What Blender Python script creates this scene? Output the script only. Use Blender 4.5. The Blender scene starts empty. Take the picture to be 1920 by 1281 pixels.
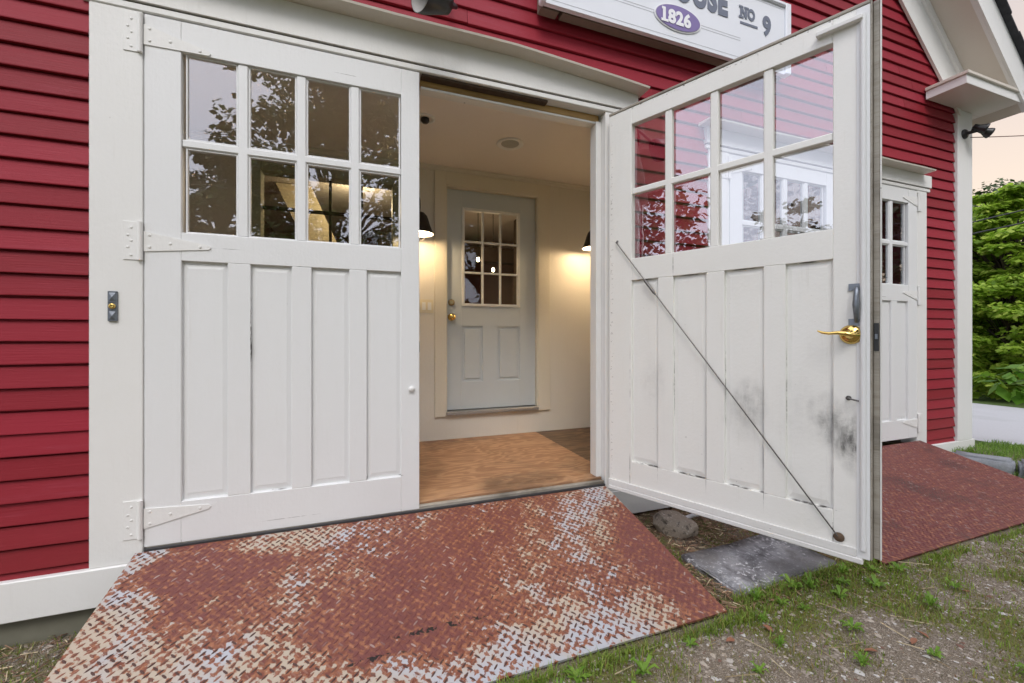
import bpy, bmesh, math, random
import numpy as np
from mathutils import Vector, Matrix, noise as mnoise
random.seed(7); rng = np.random.default_rng(7)
R = math.radians
C = bpy.context.scene.collection
S = bpy.context.scene

# ------------------------------------------------------------------ camera
cam_d = bpy.data.cameras.new('camera'); cam = bpy.data.objects.new('camera', cam_d); C.objects.link(cam)
cam.location = (0, -2.35, 1.22)
cam.rotation_euler = (R(90), 0, R(-20))
cam_d.sensor_width = 36; cam_d.lens = 36 * 775 / 1920
cam_d.shift_y = -10.5 / 1920
cam_d.clip_start = 0.05; cam_d.clip_end = 2000
S.camera = cam

# ------------------------------------------------------------------ sky, sun, exposure
SUN_EL, SUN_AZ = 48.0, 200.0          # azimuth clockwise from +Y
world = bpy.data.worlds.new('World'); S.world = world; world.use_nodes = True
wn = world.node_tree; wn.nodes.clear()
wo = wn.nodes.new('ShaderNodeOutputWorld'); wb = wn.nodes.new('ShaderNodeBackground')
sky = wn.nodes.new('ShaderNodeTexSky'); sky.sky_type = 'NISHITA'; sky.sun_disc = False
sky.sun_elevation = R(SUN_EL); sky.sun_rotation = R(SUN_AZ); sky.dust_density = 3
wtc = wn.nodes.new('ShaderNodeTexCoord')
wsep = wn.nodes.new('ShaderNodeSeparateXYZ'); wn.links.new(wtc.outputs['Generated'], wsep.inputs[0])
def wmath(op, a, b=None, clamp=False):
    n = wn.nodes.new('ShaderNodeMath'); n.operation = op; n.use_clamp = clamp
    for i, v in enumerate((a, b)):
        if v is None: continue
        if isinstance(v, (int, float)): n.inputs[i].default_value = v
        else: wn.links.new(v, n.inputs[i])
    return n.outputs[0]
def wmix(f, a, b):
    n = wn.nodes.new('ShaderNodeMix'); n.data_type = 'RGBA'
    wn.links.new(f, n.inputs[0]) if not isinstance(f, (int, float)) else setattr(n.inputs[0], 'default_value', f)
    for i, v in ((6, a), (7, b)):
        if isinstance(v, tuple): n.inputs[i].default_value = (*v, 1)
        else: wn.links.new(v, n.inputs[i])
    return n.outputs[2]
K = 8.6
warm_lo = wmix(wmath('MULTIPLY', wsep.outputs[2], 2.1, True), (.72*K, .53*K, .33*K), (.445*K, .375*K, .335*K))
cool = (1.0*K, 1.03*K, 1.17*K)
east = wmath('MULTIPLY', wmath('SUBTRACT', wsep.outputs[0], .35), 2.2, True)
over = wmix(east, cool, warm_lo)
wcl = wn.nodes.new('ShaderNodeTexNoise'); wcl.inputs['Scale'].default_value = 2.2; wcl.inputs['Detail'].default_value = 5
wn.links.new(wtc.outputs['Generated'], wcl.inputs['Vector'])
over2 = wmix(wmath('MULTIPLY', wmath('SUBTRACT', wcl.outputs['Fac'], .45, True), .8), over, wmix(east, (.80*K, .79*K, .90*K), (.50*K, .41*K, .36*K)))
wn.links.new(wmix(.80, sky.outputs[0], over2), wb.inputs[0]); wb.inputs[1].default_value = .12
wn.links.new(wb.outputs[0], wo.inputs[0])

sun_d = bpy.data.lights.new('sun', 'SUN'); sun = bpy.data.objects.new('sun', sun_d); C.objects.link(sun)
sun_d.energy = .7; sun_d.angle = R(22); sun_d.color = (1, .96, .9)
az = R(SUN_AZ); el = R(SUN_EL)
sdir = Vector((math.sin(az)*math.cos(el), math.cos(az)*math.cos(el), math.sin(el)))
sun.rotation_euler = sdir.to_track_quat('Z', 'Y').to_euler()
sun.location = (0, -6, 12)
S.view_settings.view_transform = 'Standard'; S.view_settings.look = 'None'
S.view_settings.gamma = 1; S.view_settings.exposure = 0.95
S.cycles.max_bounces = 10; S.cycles.transparent_max_bounces = 16
S.cycles.use_denoising = True; S.cycles.caustics_reflective = False; S.cycles.caustics_refractive = False

# ------------------------------------------------------------------ material helpers
class NT:
    def __init__(s, name):
        s.m = bpy.data.materials.new(name); s.m.use_nodes = True; s.t = s.m.node_tree
        s.b = s.t.nodes['Principled BSDF']; s.out = s.t.nodes['Material Output']
        s._tc = None
    def n(s, t): return s.t.nodes.new(t)
    def lk(s, a, b):
        if isinstance(a, (int, float)): b.default_value = a
        elif isinstance(a, tuple): b.default_value = (*a, 1) if len(a) == 3 and b.type == 'RGBA' else a
        else: s.t.links.new(a, b)
    def co(s, kind='Object'):
        if s._tc is None: s._tc = s.n('ShaderNodeTexCoord')
        return s._tc.outputs[kind]
    def scale(s, v, sc, rot=(0, 0, 0), loc=(0, 0, 0)):
        m = s.n('ShaderNodeMapping'); s.lk(v, m.inputs[0]); m.inputs['Scale'].default_value = sc
        m.inputs['Rotation'].default_value = rot; m.inputs['Location'].default_value = loc
        return m.outputs[0]
    def noise(s, v, sc, det=4, rough=.55, dist=0):
        n = s.n('ShaderNodeTexNoise'); s.lk(v, n.inputs['Vector'])
        n.inputs['Scale'].default_value = sc; n.inputs['Detail'].default_value = det
        n.inputs['Roughness'].default_value = rough; n.inputs['Distortion'].default_value = dist
        return n.outputs['Fac']
    def voro(s, v, sc, feature='F1', out='Distance'):
        n = s.n('ShaderNodeTexVoronoi'); n.feature = feature; s.lk(v, n.inputs['Vector']); n.inputs['Scale'].default_value = sc
        return n.outputs[out]
    def ma(s, op, a, b=None, clamp=False):
        n = s.n('ShaderNodeMath'); n.operation = op; n.use_clamp = clamp
        s.lk(a, n.inputs[0])
        if b is not None: s.lk(b, n.inputs[1])
        return n.outputs[0]
    def step(s, v, lo, hi, a=0, b=1):
        n = s.n('ShaderNodeMapRange'); n.interpolation_type = 'SMOOTHSTEP'; s.lk(v, n.inputs[0])
        n.inputs[1].default_value = lo; n.inputs[2].default_value = hi; n.inputs[3].default_value = a; n.inputs[4].default_value = b
        return n.outputs[0]
    def mix(s, f, a, b):
        n = s.n('ShaderNodeMix'); n.data_type = 'RGBA'; s.lk(f, n.inputs[0]); s.lk(a, n.inputs[6]); s.lk(b, n.inputs[7])
        return n.outputs[2]
    def mul(s, f, a, b):
        n = s.n('ShaderNodeMix'); n.data_type = 'RGBA'; n.blend_type = 'MULTIPLY'; s.lk(f, n.inputs[0]); s.lk(a, n.inputs[6]); s.lk(b, n.inputs[7])
        return n.outputs[2]
    def rnd(s):
        if not hasattr(s, '_g'): s._g = s.n('ShaderNodeNewGeometry')
        return s._g.outputs['Random Per Island']
    def sep(s, v):
        n = s.n('ShaderNodeSeparateXYZ'); s.lk(v, n.inputs[0]); return n.outputs
    def bump(s, h, st=.3, d=.01):
        n = s.n('ShaderNodeBump'); s.lk(h, n.inputs['Height']); n.inputs['Strength'].default_value = st; n.inputs['Distance'].default_value = d
        s.t.links.new(n.outputs[0], s.b.inputs['Normal']); return n.outputs[0]
    def spots(s, pts, v=None, ax=(0, 2)):
        """sum of soft elliptical stains (x, z, rx, rz, strength)"""
        if v is None: v = s.co()
        xyz = s.sep(v); tot = None
        for (x, z, rx, rz, st) in pts:
            a = s.ma('MULTIPLY', s.ma('SUBTRACT', xyz[ax[0]], x), 1/rx); b = s.ma('MULTIPLY', s.ma('SUBTRACT', xyz[ax[1]], z), 1/rz)
            d = s.ma('ADD', s.ma('MULTIPLY', a, a), s.ma('MULTIPLY', b, b))
            e = s.ma('MULTIPLY', s.step(d, 1.0, 0.0), st)
            tot = e if tot is None else s.ma('ADD', tot, e)
        return tot
    def fin(s, col=None, rough=None, metal=None, spec=None):
        if col is not None: s.lk(col, s.b.inputs['Base Color'])
        if rough is not None: s.lk(rough, s.b.inputs['Roughness'])
        if metal is not None: s.lk(metal, s.b.inputs['Metallic'])
        if spec is not None: s.b.inputs['Specular IOR Level'].default_value = spec
        return s.m

def simple(name, col, rough=.5, metal=0, nz=.15, sc=30, bump=.1):
    t = NT(name); v = t.co(); n = t.noise(v, sc, 4)
    c = t.mix(n, tuple(x*(1-nz) for x in col), tuple(min(1, x*(1+nz)) for x in col))
    if bump: t.bump(n, bump, .004)
    return t.fin(c, rough, metal)

def white_paint(name, base=(.76, .755, .735), smudges=(), chips=0.0, grime=.10, cracks=(), flakes=()):
    t = NT(name); v = t.co()
    big = t.noise(v, 1.7, 5, .6); fine = t.noise(t.scale(v, (9, 9, 2.2)), 6, 5, .6)
    c = t.mix(t.ma('MULTIPLY', t.step(big, .45, .75), grime), base, tuple(x*y for x, y in zip(base, (.80, .79, .75))))
    streak = t.noise(t.scale(v, (14, 14, .9)), 4, 4, .6)
    c = t.mix(t.ma('MULTIPLY', t.step(streak, .58, .8), grime*1.3), c, tuple(x*y for x, y in zip(base, (.72, .70, .65))))
    sp = t.step(t.voro(v, 9, 'F1'), .035, .02)
    c = t.mix(t.ma('MULTIPLY', t.ma('MULTIPLY', sp, t.step(big, .52, .6)), .45), c, (.30, .28, .25))
    if chips:
        ch = t.step(t.noise(t.scale(v, (5, 5, 14)), 6, 6, .7), .71 - chips*.1, .74 - chips*.1)
        c = t.mix(ch, c, t.mix(fine, (.12, .10, .08), (.30, .28, .25)))
    if smudges:
        sm = t.ma('MULTIPLY', t.spots(smudges), t.ma('MULTIPLY', t.step(t.noise(v, 7, 6, .75), .32, .68, .25, 1.25), t.step(t.noise(t.scale(v, (10, 10, 2)), 5, 5, .7), .3, .65, .6, 1.2)))
        c = t.mix(t.ma('MINIMUM', sm, .92), c, (.085, .083, .08))
    if cracks:
        ck = t.ma('MULTIPLY', t.ma('MINIMUM', t.ma('MULTIPLY', t.spots(cracks), 2.2), 1), t.step(t.noise(v, 9, 4, .7), .40, .56))
        c = t.mix(ck, c, (.05, .043, .036))
    if flakes:
        fk = t.ma('MULTIPLY', t.ma('MINIMUM', t.spots(flakes), 1), t.step(t.noise(t.scale(v, (1, 1, 1.8)), 38, 4, .7), .58, .62))
        c = t.mix(fk, c, t.mix(fine, (.07, .06, .05), (.30, .27, .23)))
    h = t.ma('ADD', t.ma('MULTIPLY', fine, .5), t.noise(v, 60, 3, .5))
    t.bump(t.ma('ADD', h, t.ma('MULTIPLY', streak, .8)), .22, .004)
    return t.fin(c, t.ma('ADD', t.ma('MULTIPLY', fine, .2), .36))

WHITE = white_paint('white_trim_paint')
WHITE_OLD = white_paint('weathered_white_trim_paint', (.74, .735, .715), chips=.35, grime=.25)
LEAF_W = white_paint('white_door_paint', (.74, .745, .745), cracks=[(.421, 1.25, .0016, .20, .6), (.961, .455, .0013, .012, 1), (.66, 1.573, .05, .0014, .7), (.30, 1.64, .12, .0012, .5), (.88, 2.60, .10, .0011, .6), (.60, .30, .16, .0012, .5), (1.139, .45, .014, .002, .7), (.54, .446, .05, .0014, .6)])
OPEN_W = white_paint('worn_white_door_paint', (.815, .81, .775), chips=.12, grime=.2, smudges=[
    (1.20, .80, .13, .15, .40), (1.24, .72, .08, .14, .42), (1.13, .88, .09, .10, .22), (.82, .88, .10, .15, .24), (.79, .84, .15, .2, .10),
    (.30, .95, .10, .20, .11), (1.03, .86, .14, .22, .08)],
    cracks=[(x, z, rx, rz, 1) for a, c in ((.149, .331), (.424, .608), (.701, .884), (.977, 1.158)) for x, z, rx, rz in ((c-.001, .72, .0020, .40), ((a+c)/2+.02, .441, .11, .0028), (a+.001, .95, .0011, .25), ((a+c)/2, 1.563, .09, .0014))]
        + [(.149, .38, .0018, .12, 1), (.424, 1.63, .0018, .08, 1), (1.158, .36, .0018, .09, 1), (1.155, 2.58, .0018, .06, 1)],
    flakes=[(.64, 2.640, .9, .022, 1.2), (.02, 1.4, .014, 1.5, .9), (1.255, 1.3, .012, 1.4, .8), (.6, .285, .7, .02, .9)])
CREAM = white_paint('cream_interior_paint', (.73, .70, .63), grime=.12)
CEIL = white_paint('ceiling_paint', (.82, .77, .72), grime=.08)
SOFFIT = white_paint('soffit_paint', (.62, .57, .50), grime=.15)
DOORBLUE = simple('pale_blue_door_paint', (.57, .62, .65), .42, 0, .04, 4, .03)
LITEW = simple('white_lite_frame', (.80, .81, .80), .4, 0, .03, 10, .02)

def siding_mat(name):
    t = NT(name); v = t.co()
    g = t.noise(t.scale(v, (1.2, 20, 34)), 5, 6, .65); r = t.rnd(); big = t.noise(v, 1.1, 4)
    c = t.mix(r, (.220, .0135, .022), (.305, .021, .038))
    c = t.mix(t.ma('MULTIPLY', t.step(g, .5, .75), .35), c, (.33, .034, .048))
    c = t.mix(t.ma('MULTIPLY', t.step(big, .5, .8), .25), c, (.19, .014, .02))
    low = t.step(t.sep(v)[2], .75, .15); c = t.mix(t.ma('MULTIPLY', t.ma('MULTIPLY', low, t.noise(v, 6, 5, .7)), .35), c, (.15, .035, .025))
    fade = t.step(t.noise(t.scale(v, (.7, 1, 6)), 3, 4, .6), .55, .75); c = t.mix(t.ma('MULTIPLY', fade, .3), c, (.30, .045, .07))
    sp = t.step(t.voro(v, 14), .03, .018)
    c = t.mix(t.ma('MULTIPLY', t.ma('MULTIPLY', sp, t.step(big, .5, .55)), .6), c, (.05, .012, .015))
    crack = t.step(t.noise(t.scale(v, (2.2, 10, 46)), 4, 5, .7), .70, .74)
    c = t.mix(t.ma('MULTIPLY', crack, .6), c, (.07, .012, .016))
    t.bump(t.ma('SUBTRACT', g, crack), .28, .006)
    return t.fin(c, t.ma('ADD', t.ma('MULTIPLY', g, .25), .42), spec=.22)
RED = siding_mat('red_clapboard_paint')

def glass_mat(name, ior=2.0, wav=.02, tint=(.96, .97, .98)):
    t = NT(name); t.t.nodes.remove(t.b)
    tr = t.n('ShaderNodeBsdfTransparent'); tr.inputs[0].default_value = (*tint, 1)
    gl = t.n('ShaderNodeBsdfGlossy'); gl.inputs['Roughness'].default_value = 0.0; gl.inputs[0].default_value = (.97, .97, 1, 1)
    lw = t.n('ShaderNodeLayerWeight'); lw.inputs[0].default_value = .5
    f0 = ((ior-1)/(ior+1))**2
    fac = t.ma('ADD', t.ma('MULTIPLY', t.ma('POWER', lw.outputs['Facing'], 5.0), 1-f0), f0)
    bp = t.n('ShaderNodeBump'); bp.inputs['Strength'].default_value = wav; bp.inputs['Distance'].default_value = .05
    h = t.noise(t.co(), 6.5, 2, .5); t.lk(h, bp.inputs['Height'])
    t.t.links.new(bp.outputs[0], gl.inputs['Normal'])
    mx = t.n('ShaderNodeMixShader'); t.t.links.new(fac, mx.inputs[0]); t.t.links.new(tr.outputs[0], mx.inputs[1]); t.t.links.new(gl.outputs[0], mx.inputs[2])
    t.t.links.new(mx.outputs[0], t.out.inputs[0]); return t.m
GLASS = glass_mat('old_wavy_window_glass', 2.0, .006)
GLASS_OPEN = glass_mat('open_door_window_glass', 2.2, .006)
GLASS_IN = glass_mat('interior_glass', 1.5, .01)

DARKMETAL = simple('dark_bronze_metal', (.035, .028, .024), .45, .6, .2, 40, .08)
BLACKPL = simple('black_plastic', (.018, .018, .02), .35, 0, .2, 40, .05)
PEWTER = simple('grey_cast_metal', (.20, .22, .25), .42, .75, .35, 60, .2)
STEEL = simple('dark_steel_rod', (.14, .135, .13), .4, .8, .35, 80, .1)
BRASS = simple('polished_brass', (.78, .55, .18), .10, 1, .06, 20, 0)
BRASSOLD = simple('aged_brass', (.42, .33, .18), .32, 1, .2, 60, .05)
SHADEIN = simple('white_enamel', (.82, .80, .76), .35, 0, .02, 20, 0)
CONC = simple('mossy_concrete', (.17, .165, .125), .9, 0, .3, 9, .4)
PVC = simple('white_plastic_pipe', (.72, .72, .74), .35, 0, .05, 20, 0)
SHINGLE = simple('dark_roof_shingles', (.035, .036, .04), .9, 0, .5, 26, .5)
RUBBER = simple('black_sill_strip', (.03, .03, .032), .6, 0, .3, 40, .2)
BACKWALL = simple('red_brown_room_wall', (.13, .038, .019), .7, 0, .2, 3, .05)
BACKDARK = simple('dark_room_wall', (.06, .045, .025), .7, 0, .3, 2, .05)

def wood(name, a, b, dark, sc=(1.1, 7.0, 7.0), dirt=.4, rings=46):
    t = NT(name); v = t.co()
    big = t.noise(t.scale(v, sc), 1.3, 2.5, .5, .6)
    ring = t.ma('ADD', t.ma('MULTIPLY', t.ma('SINE', t.ma('MULTIPLY', big, rings)), .5), .5)
    fine = t.noise(t.scale(v, (3, 60, 60)), 4, 5, .6)
    c = t.mix(t.step(ring, .15, .95), a, b); c = t.mix(t.ma('MULTIPLY', t.step(fine, .48, .78), .45), c, dark)
    c = t.mix(t.ma('MULTIPLY', t.step(t.noise(v, 2.2, 5, .6), .46, .72), dirt), c, dark)
    t.bump(fine, .15, .003)
    return t.fin(c, .55)
PLY = wood('plywood', (.34, .175, .088), (.48, .28, .15), (.13, .075, .042), (1.3, 5, 5), .75, 60)
PLY2 = wood('stained_plywood', (.10, .06, .033), (.20, .125, .07), (.06, .04, .025), dirt=.6)
RAWWOOD = wood('raw_golden_wood', (.40, .24, .08), (.52, .33, .13), (.12, .06, .03), (.3, 3, 3), .3)
DARKWOOD = simple('dark_aged_wood', (.06, .035, .02), .8, 0, .4, 20, .3)
GREYWOOD = wood('grey_weathered_wood', (.28, .25, .20), (.36, .33, .28), (.07, .06, .045), (4, 30, 30), .7, 5)

# ------------------------------------------------------------------ mesh helpers
class MB:
    def __init__(s): s.v = []; s.f = []; s.mi = []; s.sm = []
    def add(s, vs, fs, mi=0, smooth=False):
        o = len(s.v); s.v += [tuple(p) for p in vs]
        for f in fs: s.f.append(tuple(i+o for i in f)); s.mi.append(mi); s.sm.append(smooth)
        return s
    def box(s, x0, x1, y0, y1, z0, z1, b=0.0, mi=0, rot=None):
        cx, cy, cz = (x0+x1)/2, (y0+y1)/2, (z0+z1)/2; hx, hy, hz = abs(x1-x0)/2, abs(y1-y0)/2, abs(z1-z0)/2
        b = min(b, hx*.45, hy*.45, hz*.45)
        if b <= 0:
            vs = [(sx*hx, sy*hy, sz*hz) for sx in (-1, 1) for sy in (-1, 1) for sz in (-1, 1)]
            fs = [(0, 1, 3, 2), (4, 6, 7, 5), (0, 4, 5, 1), (2, 3, 7, 6), (0, 2, 6, 4), (1, 5, 7, 3)]
        else:
            vs = []; idx = {}
            for sx in (-1, 1):
                for sy in (-1, 1):
                    for sz in (-1, 1):
                        for a in range(3):
                            p = [sx*(hx-b), sy*(hy-b), sz*(hz-b)]; p[a] = (sx*hx, sy*hy, sz*hz)[a]
                            idx[(sx, sy, sz, a)] = len(vs); vs.append(tuple(p))
            I = idx; fs = []
            for a in range(3):
                u, w = (a+1) % 3, (a+2) % 3
                for sg in (-1, 1):
                    q = []
                    for (su, sw) in ((-1, -1), (1, -1), (1, 1), (-1, 1)):
                        k = [0, 0, 0]; k[a] = sg; k[u] = su; k[w] = sw; q.append(I[(*k, a)])
                    fs.append(tuple(q if sg > 0 else q[::-1]))
                # edges parallel to axis a
                for su in (-1, 1):
                    for sw in (-1, 1):
                        def g(sa, ax):
                            k = [0, 0, 0]; k[a] = sa; k[u] = su; k[w] = sw; return I[(*k, ax)]
                        q = [g(-1, u), g(1, u), g(1, w), g(-1, w)]
                        fs.append(tuple(q if su*sw < 0 else q[::-1]))
            for sx in (-1, 1):
                for sy in (-1, 1):
                    for sz in (-1, 1):
                        q = [I[(sx, sy, sz, 0)], I[(sx, sy, sz, 1)], I[(sx, sy, sz, 2)]]
                        fs.append(tuple(q if sx*sy*sz > 0 else q[::-1]))
        if rot is not None: vs = [rot @ Vector(p) for p in vs]
        return s.add([(p[0]+cx, p[1]+cy, p[2]+cz) for p in vs], fs, mi)
    def tube(s, pts, rad, n=8, mi=0, caps=True):
        pts = [Vector(p) for p in pts]; m = len(pts)
        if not isinstance(rad, (list, tuple)): rad = [rad]*m
        rings = []; up = None
        for i, p in enumerate(pts):
            t = (pts[min(i+1, m-1)] - pts[max(i-1, 0)]).normalized()
            if up is None: up = Vector((0, 0, 1)) if abs(t.z) < .9 else Vector((1, 0, 0))
            a = t.cross(up).normalized(); b = a.cross(t).normalized(); up = b
            rings.append([p + rad[i]*(a*math.cos(2*math.pi*k/n) + b*math.sin(2*math.pi*k/n)) for k in range(n)])
        vs = [q for r in rings for q in r]; fs = []
        for i in range(m-1):
            for k in range(n):
                fs.append((i*n+k, i*n+(k+1) % n, (i+1)*n+(k+1) % n, (i+1)*n+k))
        s.add(vs, fs, mi, True)
        if caps: s.add(rings[0], [tuple(range(n))[::-1]], mi); s.add(rings[-1], [tuple(range(n))], mi)
        return s
    def lathe(s, prof, origin=(0, 0, 0), axis=(0, 0, 1), n=28, mi=0):
        """prof: list of (radius, height along axis)"""
        ax = Vector(axis).normalized(); o = Vector(origin)
        u = ax.orthogonal().normalized(); w = ax.cross(u)
        vs = []; fs = []
        for (r, h) in prof:
            for k in range(n):
                a = 2*math.pi*k/n; vs.append(o + ax*h + (u*math.cos(a) + w*math.sin(a))*max(r, 1e-5))
        for i in range(len(prof)-1):
            for k in range(n):
                fs.append((i*n+k, i*n+(k+1) % n, (i+1)*n+(k+1) % n, (i+1)*n+k))
        return s.add(vs, fs, mi, True)
    def prism(s, poly, y0, y1, mi=0):
        """poly in (x,z), counter-clockwise seen from -y; extruded along y"""
        n = len(poly); vs = [(x, y0, z) for x, z in poly] + [(x, y1, z) for x, z in poly]
        fs = [tuple(range(n)), tuple(range(2*n-1, n-1, -1))] + [((i+1) % n, i, i+n, (i+1) % n+n) for i in range(n)]
        return s.add(vs, fs, mi)
    def build(s, name, mats, parent=None, smooth=False, loc=None, rotz=None):
        me = bpy.data.meshes.new(name); me.from_pydata(s.v, [], s.f)
        if not isinstance(mats, (list, tuple)): mats = [mats]
        for m in mats: me.materials.append(m)
        me.polygons.foreach_set('material_index', s.mi)
        me.polygons.foreach_set('use_smooth', [x or smooth for x in s.sm])
        me.update(); o = bpy.data.objects.new(name, me); C.objects.link(o)
        if parent: o.parent = parent
        if loc: o.location = loc
        if rotz is not None: o.rotation_euler = (0, 0, rotz)
        return o

def tag(o, label=None, cat=None, group=None, kind=None):
    if label: o['label'] = label
    if cat: o['category'] = cat
    if group: o['group'] = group
    if kind: o['kind'] = kind
    return o
def empty(name, loc, label, cat, group=None, rz=0):
    o = bpy.data.objects.new(name, None); C.objects.link(o); o.location = loc; o.rotation_euler = (0, 0, rz)
    o.empty_display_size = .1
    return tag(o, label, cat, group)
def copy_tree(o, parent=None):
    c = o.copy(); C.objects.link(c)
    if parent: c.parent = parent
    for ch in list(o.children): copy_tree(ch, c)
    return c
def npmesh(name, V, F, mat, parent=None, smooth=False, n=None):
    """V (k,3) float array, F (m,3|4) int array"""
    me = bpy.data.meshes.new(name); k = F.shape[1]
    me.vertices.add(len(V)); me.vertices.foreach_set('co', V.astype(np.float32).ravel())
    me.loops.add(F.size); me.loops.foreach_set('vertex_index', F.astype(np.int32).ravel())
    me.polygons.add(len(F)); me.polygons.foreach_set('loop_start', np.arange(0, F.size, k, dtype=np.int32))
    me.update(calc_edges=True); me.validate()
    me.polygons.foreach_set('use_smooth', [smooth]*len(me.polygons))
    for m in (mat if isinstance(mat, (list, tuple)) else [mat]): me.materials.append(m)
    o = bpy.data.objects.new(name, me); C.objects.link(o)
    if parent: o.parent = parent
    return o

# ================================================================== THE HOUSE
house = empty('clapboard_house', (0, 0, 0), 'red clapboard house with white carriage doors, one leaf swung open', 'house')
E0 = .0974; Z00 = .222 - 3*E0
UC = 2.06                                            # gable centre
def rake_u(z): return 5.265 + (3.698 - z)/.936
def intervals(z):
    zt = z + E0
    hi = min(5.5505, rake_u(z) + .06); lo = max(-1.5615, 2*UC - rake_u(z) - .06)
    if z < 2.70: segs = [(-1.5615, -1.132), (1.7095, 2.3885), (5.0665, 5.5505)]
    elif z < 2.84: segs = [(-1.5615, -1.165), (1.763, 5.5505)]
    else: segs = [(lo, hi)]
    return [(max(a, lo), min(b, hi)) for a, b in segs if min(b, hi) - max(a, lo) > .02]
sb = MB()
def board(a, b, z0, zt):
    n = max(2, int((b-a)/.22)+1); vs = []
    jz = random.uniform(-.0025, .0025); jy = random.uniform(-.002, .002)
    for i in range(n):
        x = a + (b-a)*i/(n-1)
        w = .0042*mnoise.noise(Vector((x*1.1, z0*7, 1))) + jz; y = .0032*mnoise.noise(Vector((x*1.3, z0*9, 5))) + jy
        vs += [(x, .0065+y, z0+w), (x, .006+y, z0+w+.004), (x, .0200, zt-.0085+w*.5), (x, .0315, zt-.0065+w*.5), (x, .0318, zt+.012), (x, .0335, zt+.012), (x, .0335, z0+w)]  # groove below the next butt, added to deepen its shadow line
    fs = []
    for i in range(n-1):
        for k in range(7):
            fs.append((i*7+k, (i+1)*7+k, (i+1)*7+(k+1) % 7, i*7+(k+1) % 7))
    fs.append((6, 5, 4, 3, 2, 1, 0)); e = (n-1)*7; fs.append(tuple(range(e, e+7)))
    sb.add(vs, [f[::-1] for f in fs])
z = Z00
while z < 6.9:
    z0 = max(z, .17)
    for a, b in intervals(z):
        cuts = [a]; x = a + random.uniform(.5, 2.6)
        while x < b - .35: cuts.append(x); x += random.uniform(1.1, 3.2)
        cuts.append(b)
        for i in range(len(cuts)-1): board(cuts[i] + (.0012 if i else 0), cuts[i+1] - .0012, z0, z + E0)
    z += E0
sb.build('siding', RED, house)

# sheathing behind the siding (hides nothing, closes the wall), with the two door openings left free
m = MB()
for a, b, c, d in ((-1.75, -.98, 0.03, 2.8), (1.56, 2.54, .03, 2.8), (2.5401, 4.9599, 2.60, 2.8), (4.96, 5.80, .03, 2.8)): m.box(a, b, .034, .128, c, d)
m.box(-1.75, 5.80, .034, .128, 2.801, 3.2)
m.prism([(-1.75, 3.201), (5.80, 3.201), (UC, 3.201+.936*(5.80-UC))], .034, .128)
m.build('wall_sheathing', BACKDARK, house)
# side and rear walls
m = MB()
m.box(5.70, 5.80, .129, 8, .0, 3.55); m.box(-1.75, -1.65, .129, 8, .0, 3.55); m.box(-1.65, 5.70, 7.9, 8, 0, 3.5)
m.build('side_wall', RED, house)
m = MB(); m.box(-1.72, 5.77, .035, .30, -.5, .06, .004); m.box(5.45, 5.77, .301, 7.9, -.5, .05); m.box(-1.72, -1.4, .301, 7.9, -.5, .05)
m.build('foundation', CONC, house)
m = MB()
m.box(-1.76, -.962, -.012, .03, .020, .190, .004); m.box(-.960, 1.505, -.008, .028, .025, .216, .003); m.box(1.507, 2.56, -.012, .03, .020, .190, .004)
m.box(2.562, 4.93, -.008, .028, .025, .216, .003); m.box(4.932, 5.86, -.012, .03, .020, .175, .004)
m.box(5.825, 5.86, .031, 7.9, .02, .175, .003)
m.build('skirt_board', WHITE, house)
m = MB(); m.box(5.555, 5.812, -.012, .033, .176, 3.47, .004); m.box(5.80, 5.835, .0315, .2, .176, 3.5, .003); m.build('corner_board', WHITE, house)
m = MB(); m.box(-1.79, -1.56, 0, .031, .191, 3.47, .004); m.build('corner_board', WHITE, house)

# rake frieze, soffit, fascia, shingles, eave return (both gable slopes)
SL = .936
def zs(u, base): return base - SL*(u - 4.98)
def slope_prism(m, u0, u1, zlo, zhi, y0, y1, mirror):
    P = [(u0, zs(u0, zlo)), (u1, zs(u1, zlo)), (u1, zs(u1, zhi)), (u0, zs(u0, zhi))]
    if mirror: P = [(2*UC - x, z_) for x, z_ in P][::-1]
    m.prism(P, y0, y1)
for mir in (False, True):
    m = MB(); slope_prism(m, UC, 5.58, 3.965, 4.395, -.022, .0, mir); slope_prism(m, UC, 5.70, 4.30, 4.397, -.045, -.0225, mir); m.build('rake_frieze', WHITE, house)
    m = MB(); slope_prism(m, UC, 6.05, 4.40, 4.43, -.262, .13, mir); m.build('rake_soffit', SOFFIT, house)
    m = MB(); slope_prism(m, UC, 6.05, 4.395, 4.80, -.288, -.263, mir); slope_prism(m, UC, 6.05, 4.395, 4.455, -.305, -.289, mir); m.build('rake_fascia', WHITE_OLD, house)
    m = MB()
    for k in range(26):      # overlapping shingle courses
        u0 = UC + k*.162; slope_prism(m, u0, u0+.175, 4.802 + .006*(k % 2), 4.822 + .006*(k % 2), -.335 - .006*(k % 2) - random.uniform(0, .006), 8.2, mir)
    m.build('roof', SHINGLE, house)
    m = MB()
    a, b = 5.05, 6.05
    if mir: a, b = 2*UC - b, 2*UC - a
    m.box(a, b, -.28, -.001, 3.470, 3.545, .003); m.box(a-.02, b+.02, -.302, -.001, 3.546, 3.575, .003)
    if not mir: m.box(5.836, b, .0, .9, 3.47, 3.545, .003)
    m.box(a-.003, b+.003, -.2845, -.2805, 3.468, 3.5455, .001, 1); m.box(a-.004, a-.0003, -.2803, -.001, 3.468, 3.5455, .001, 1)
    m.build('eave_return', [SOFFIT, WHITE], house)

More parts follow.
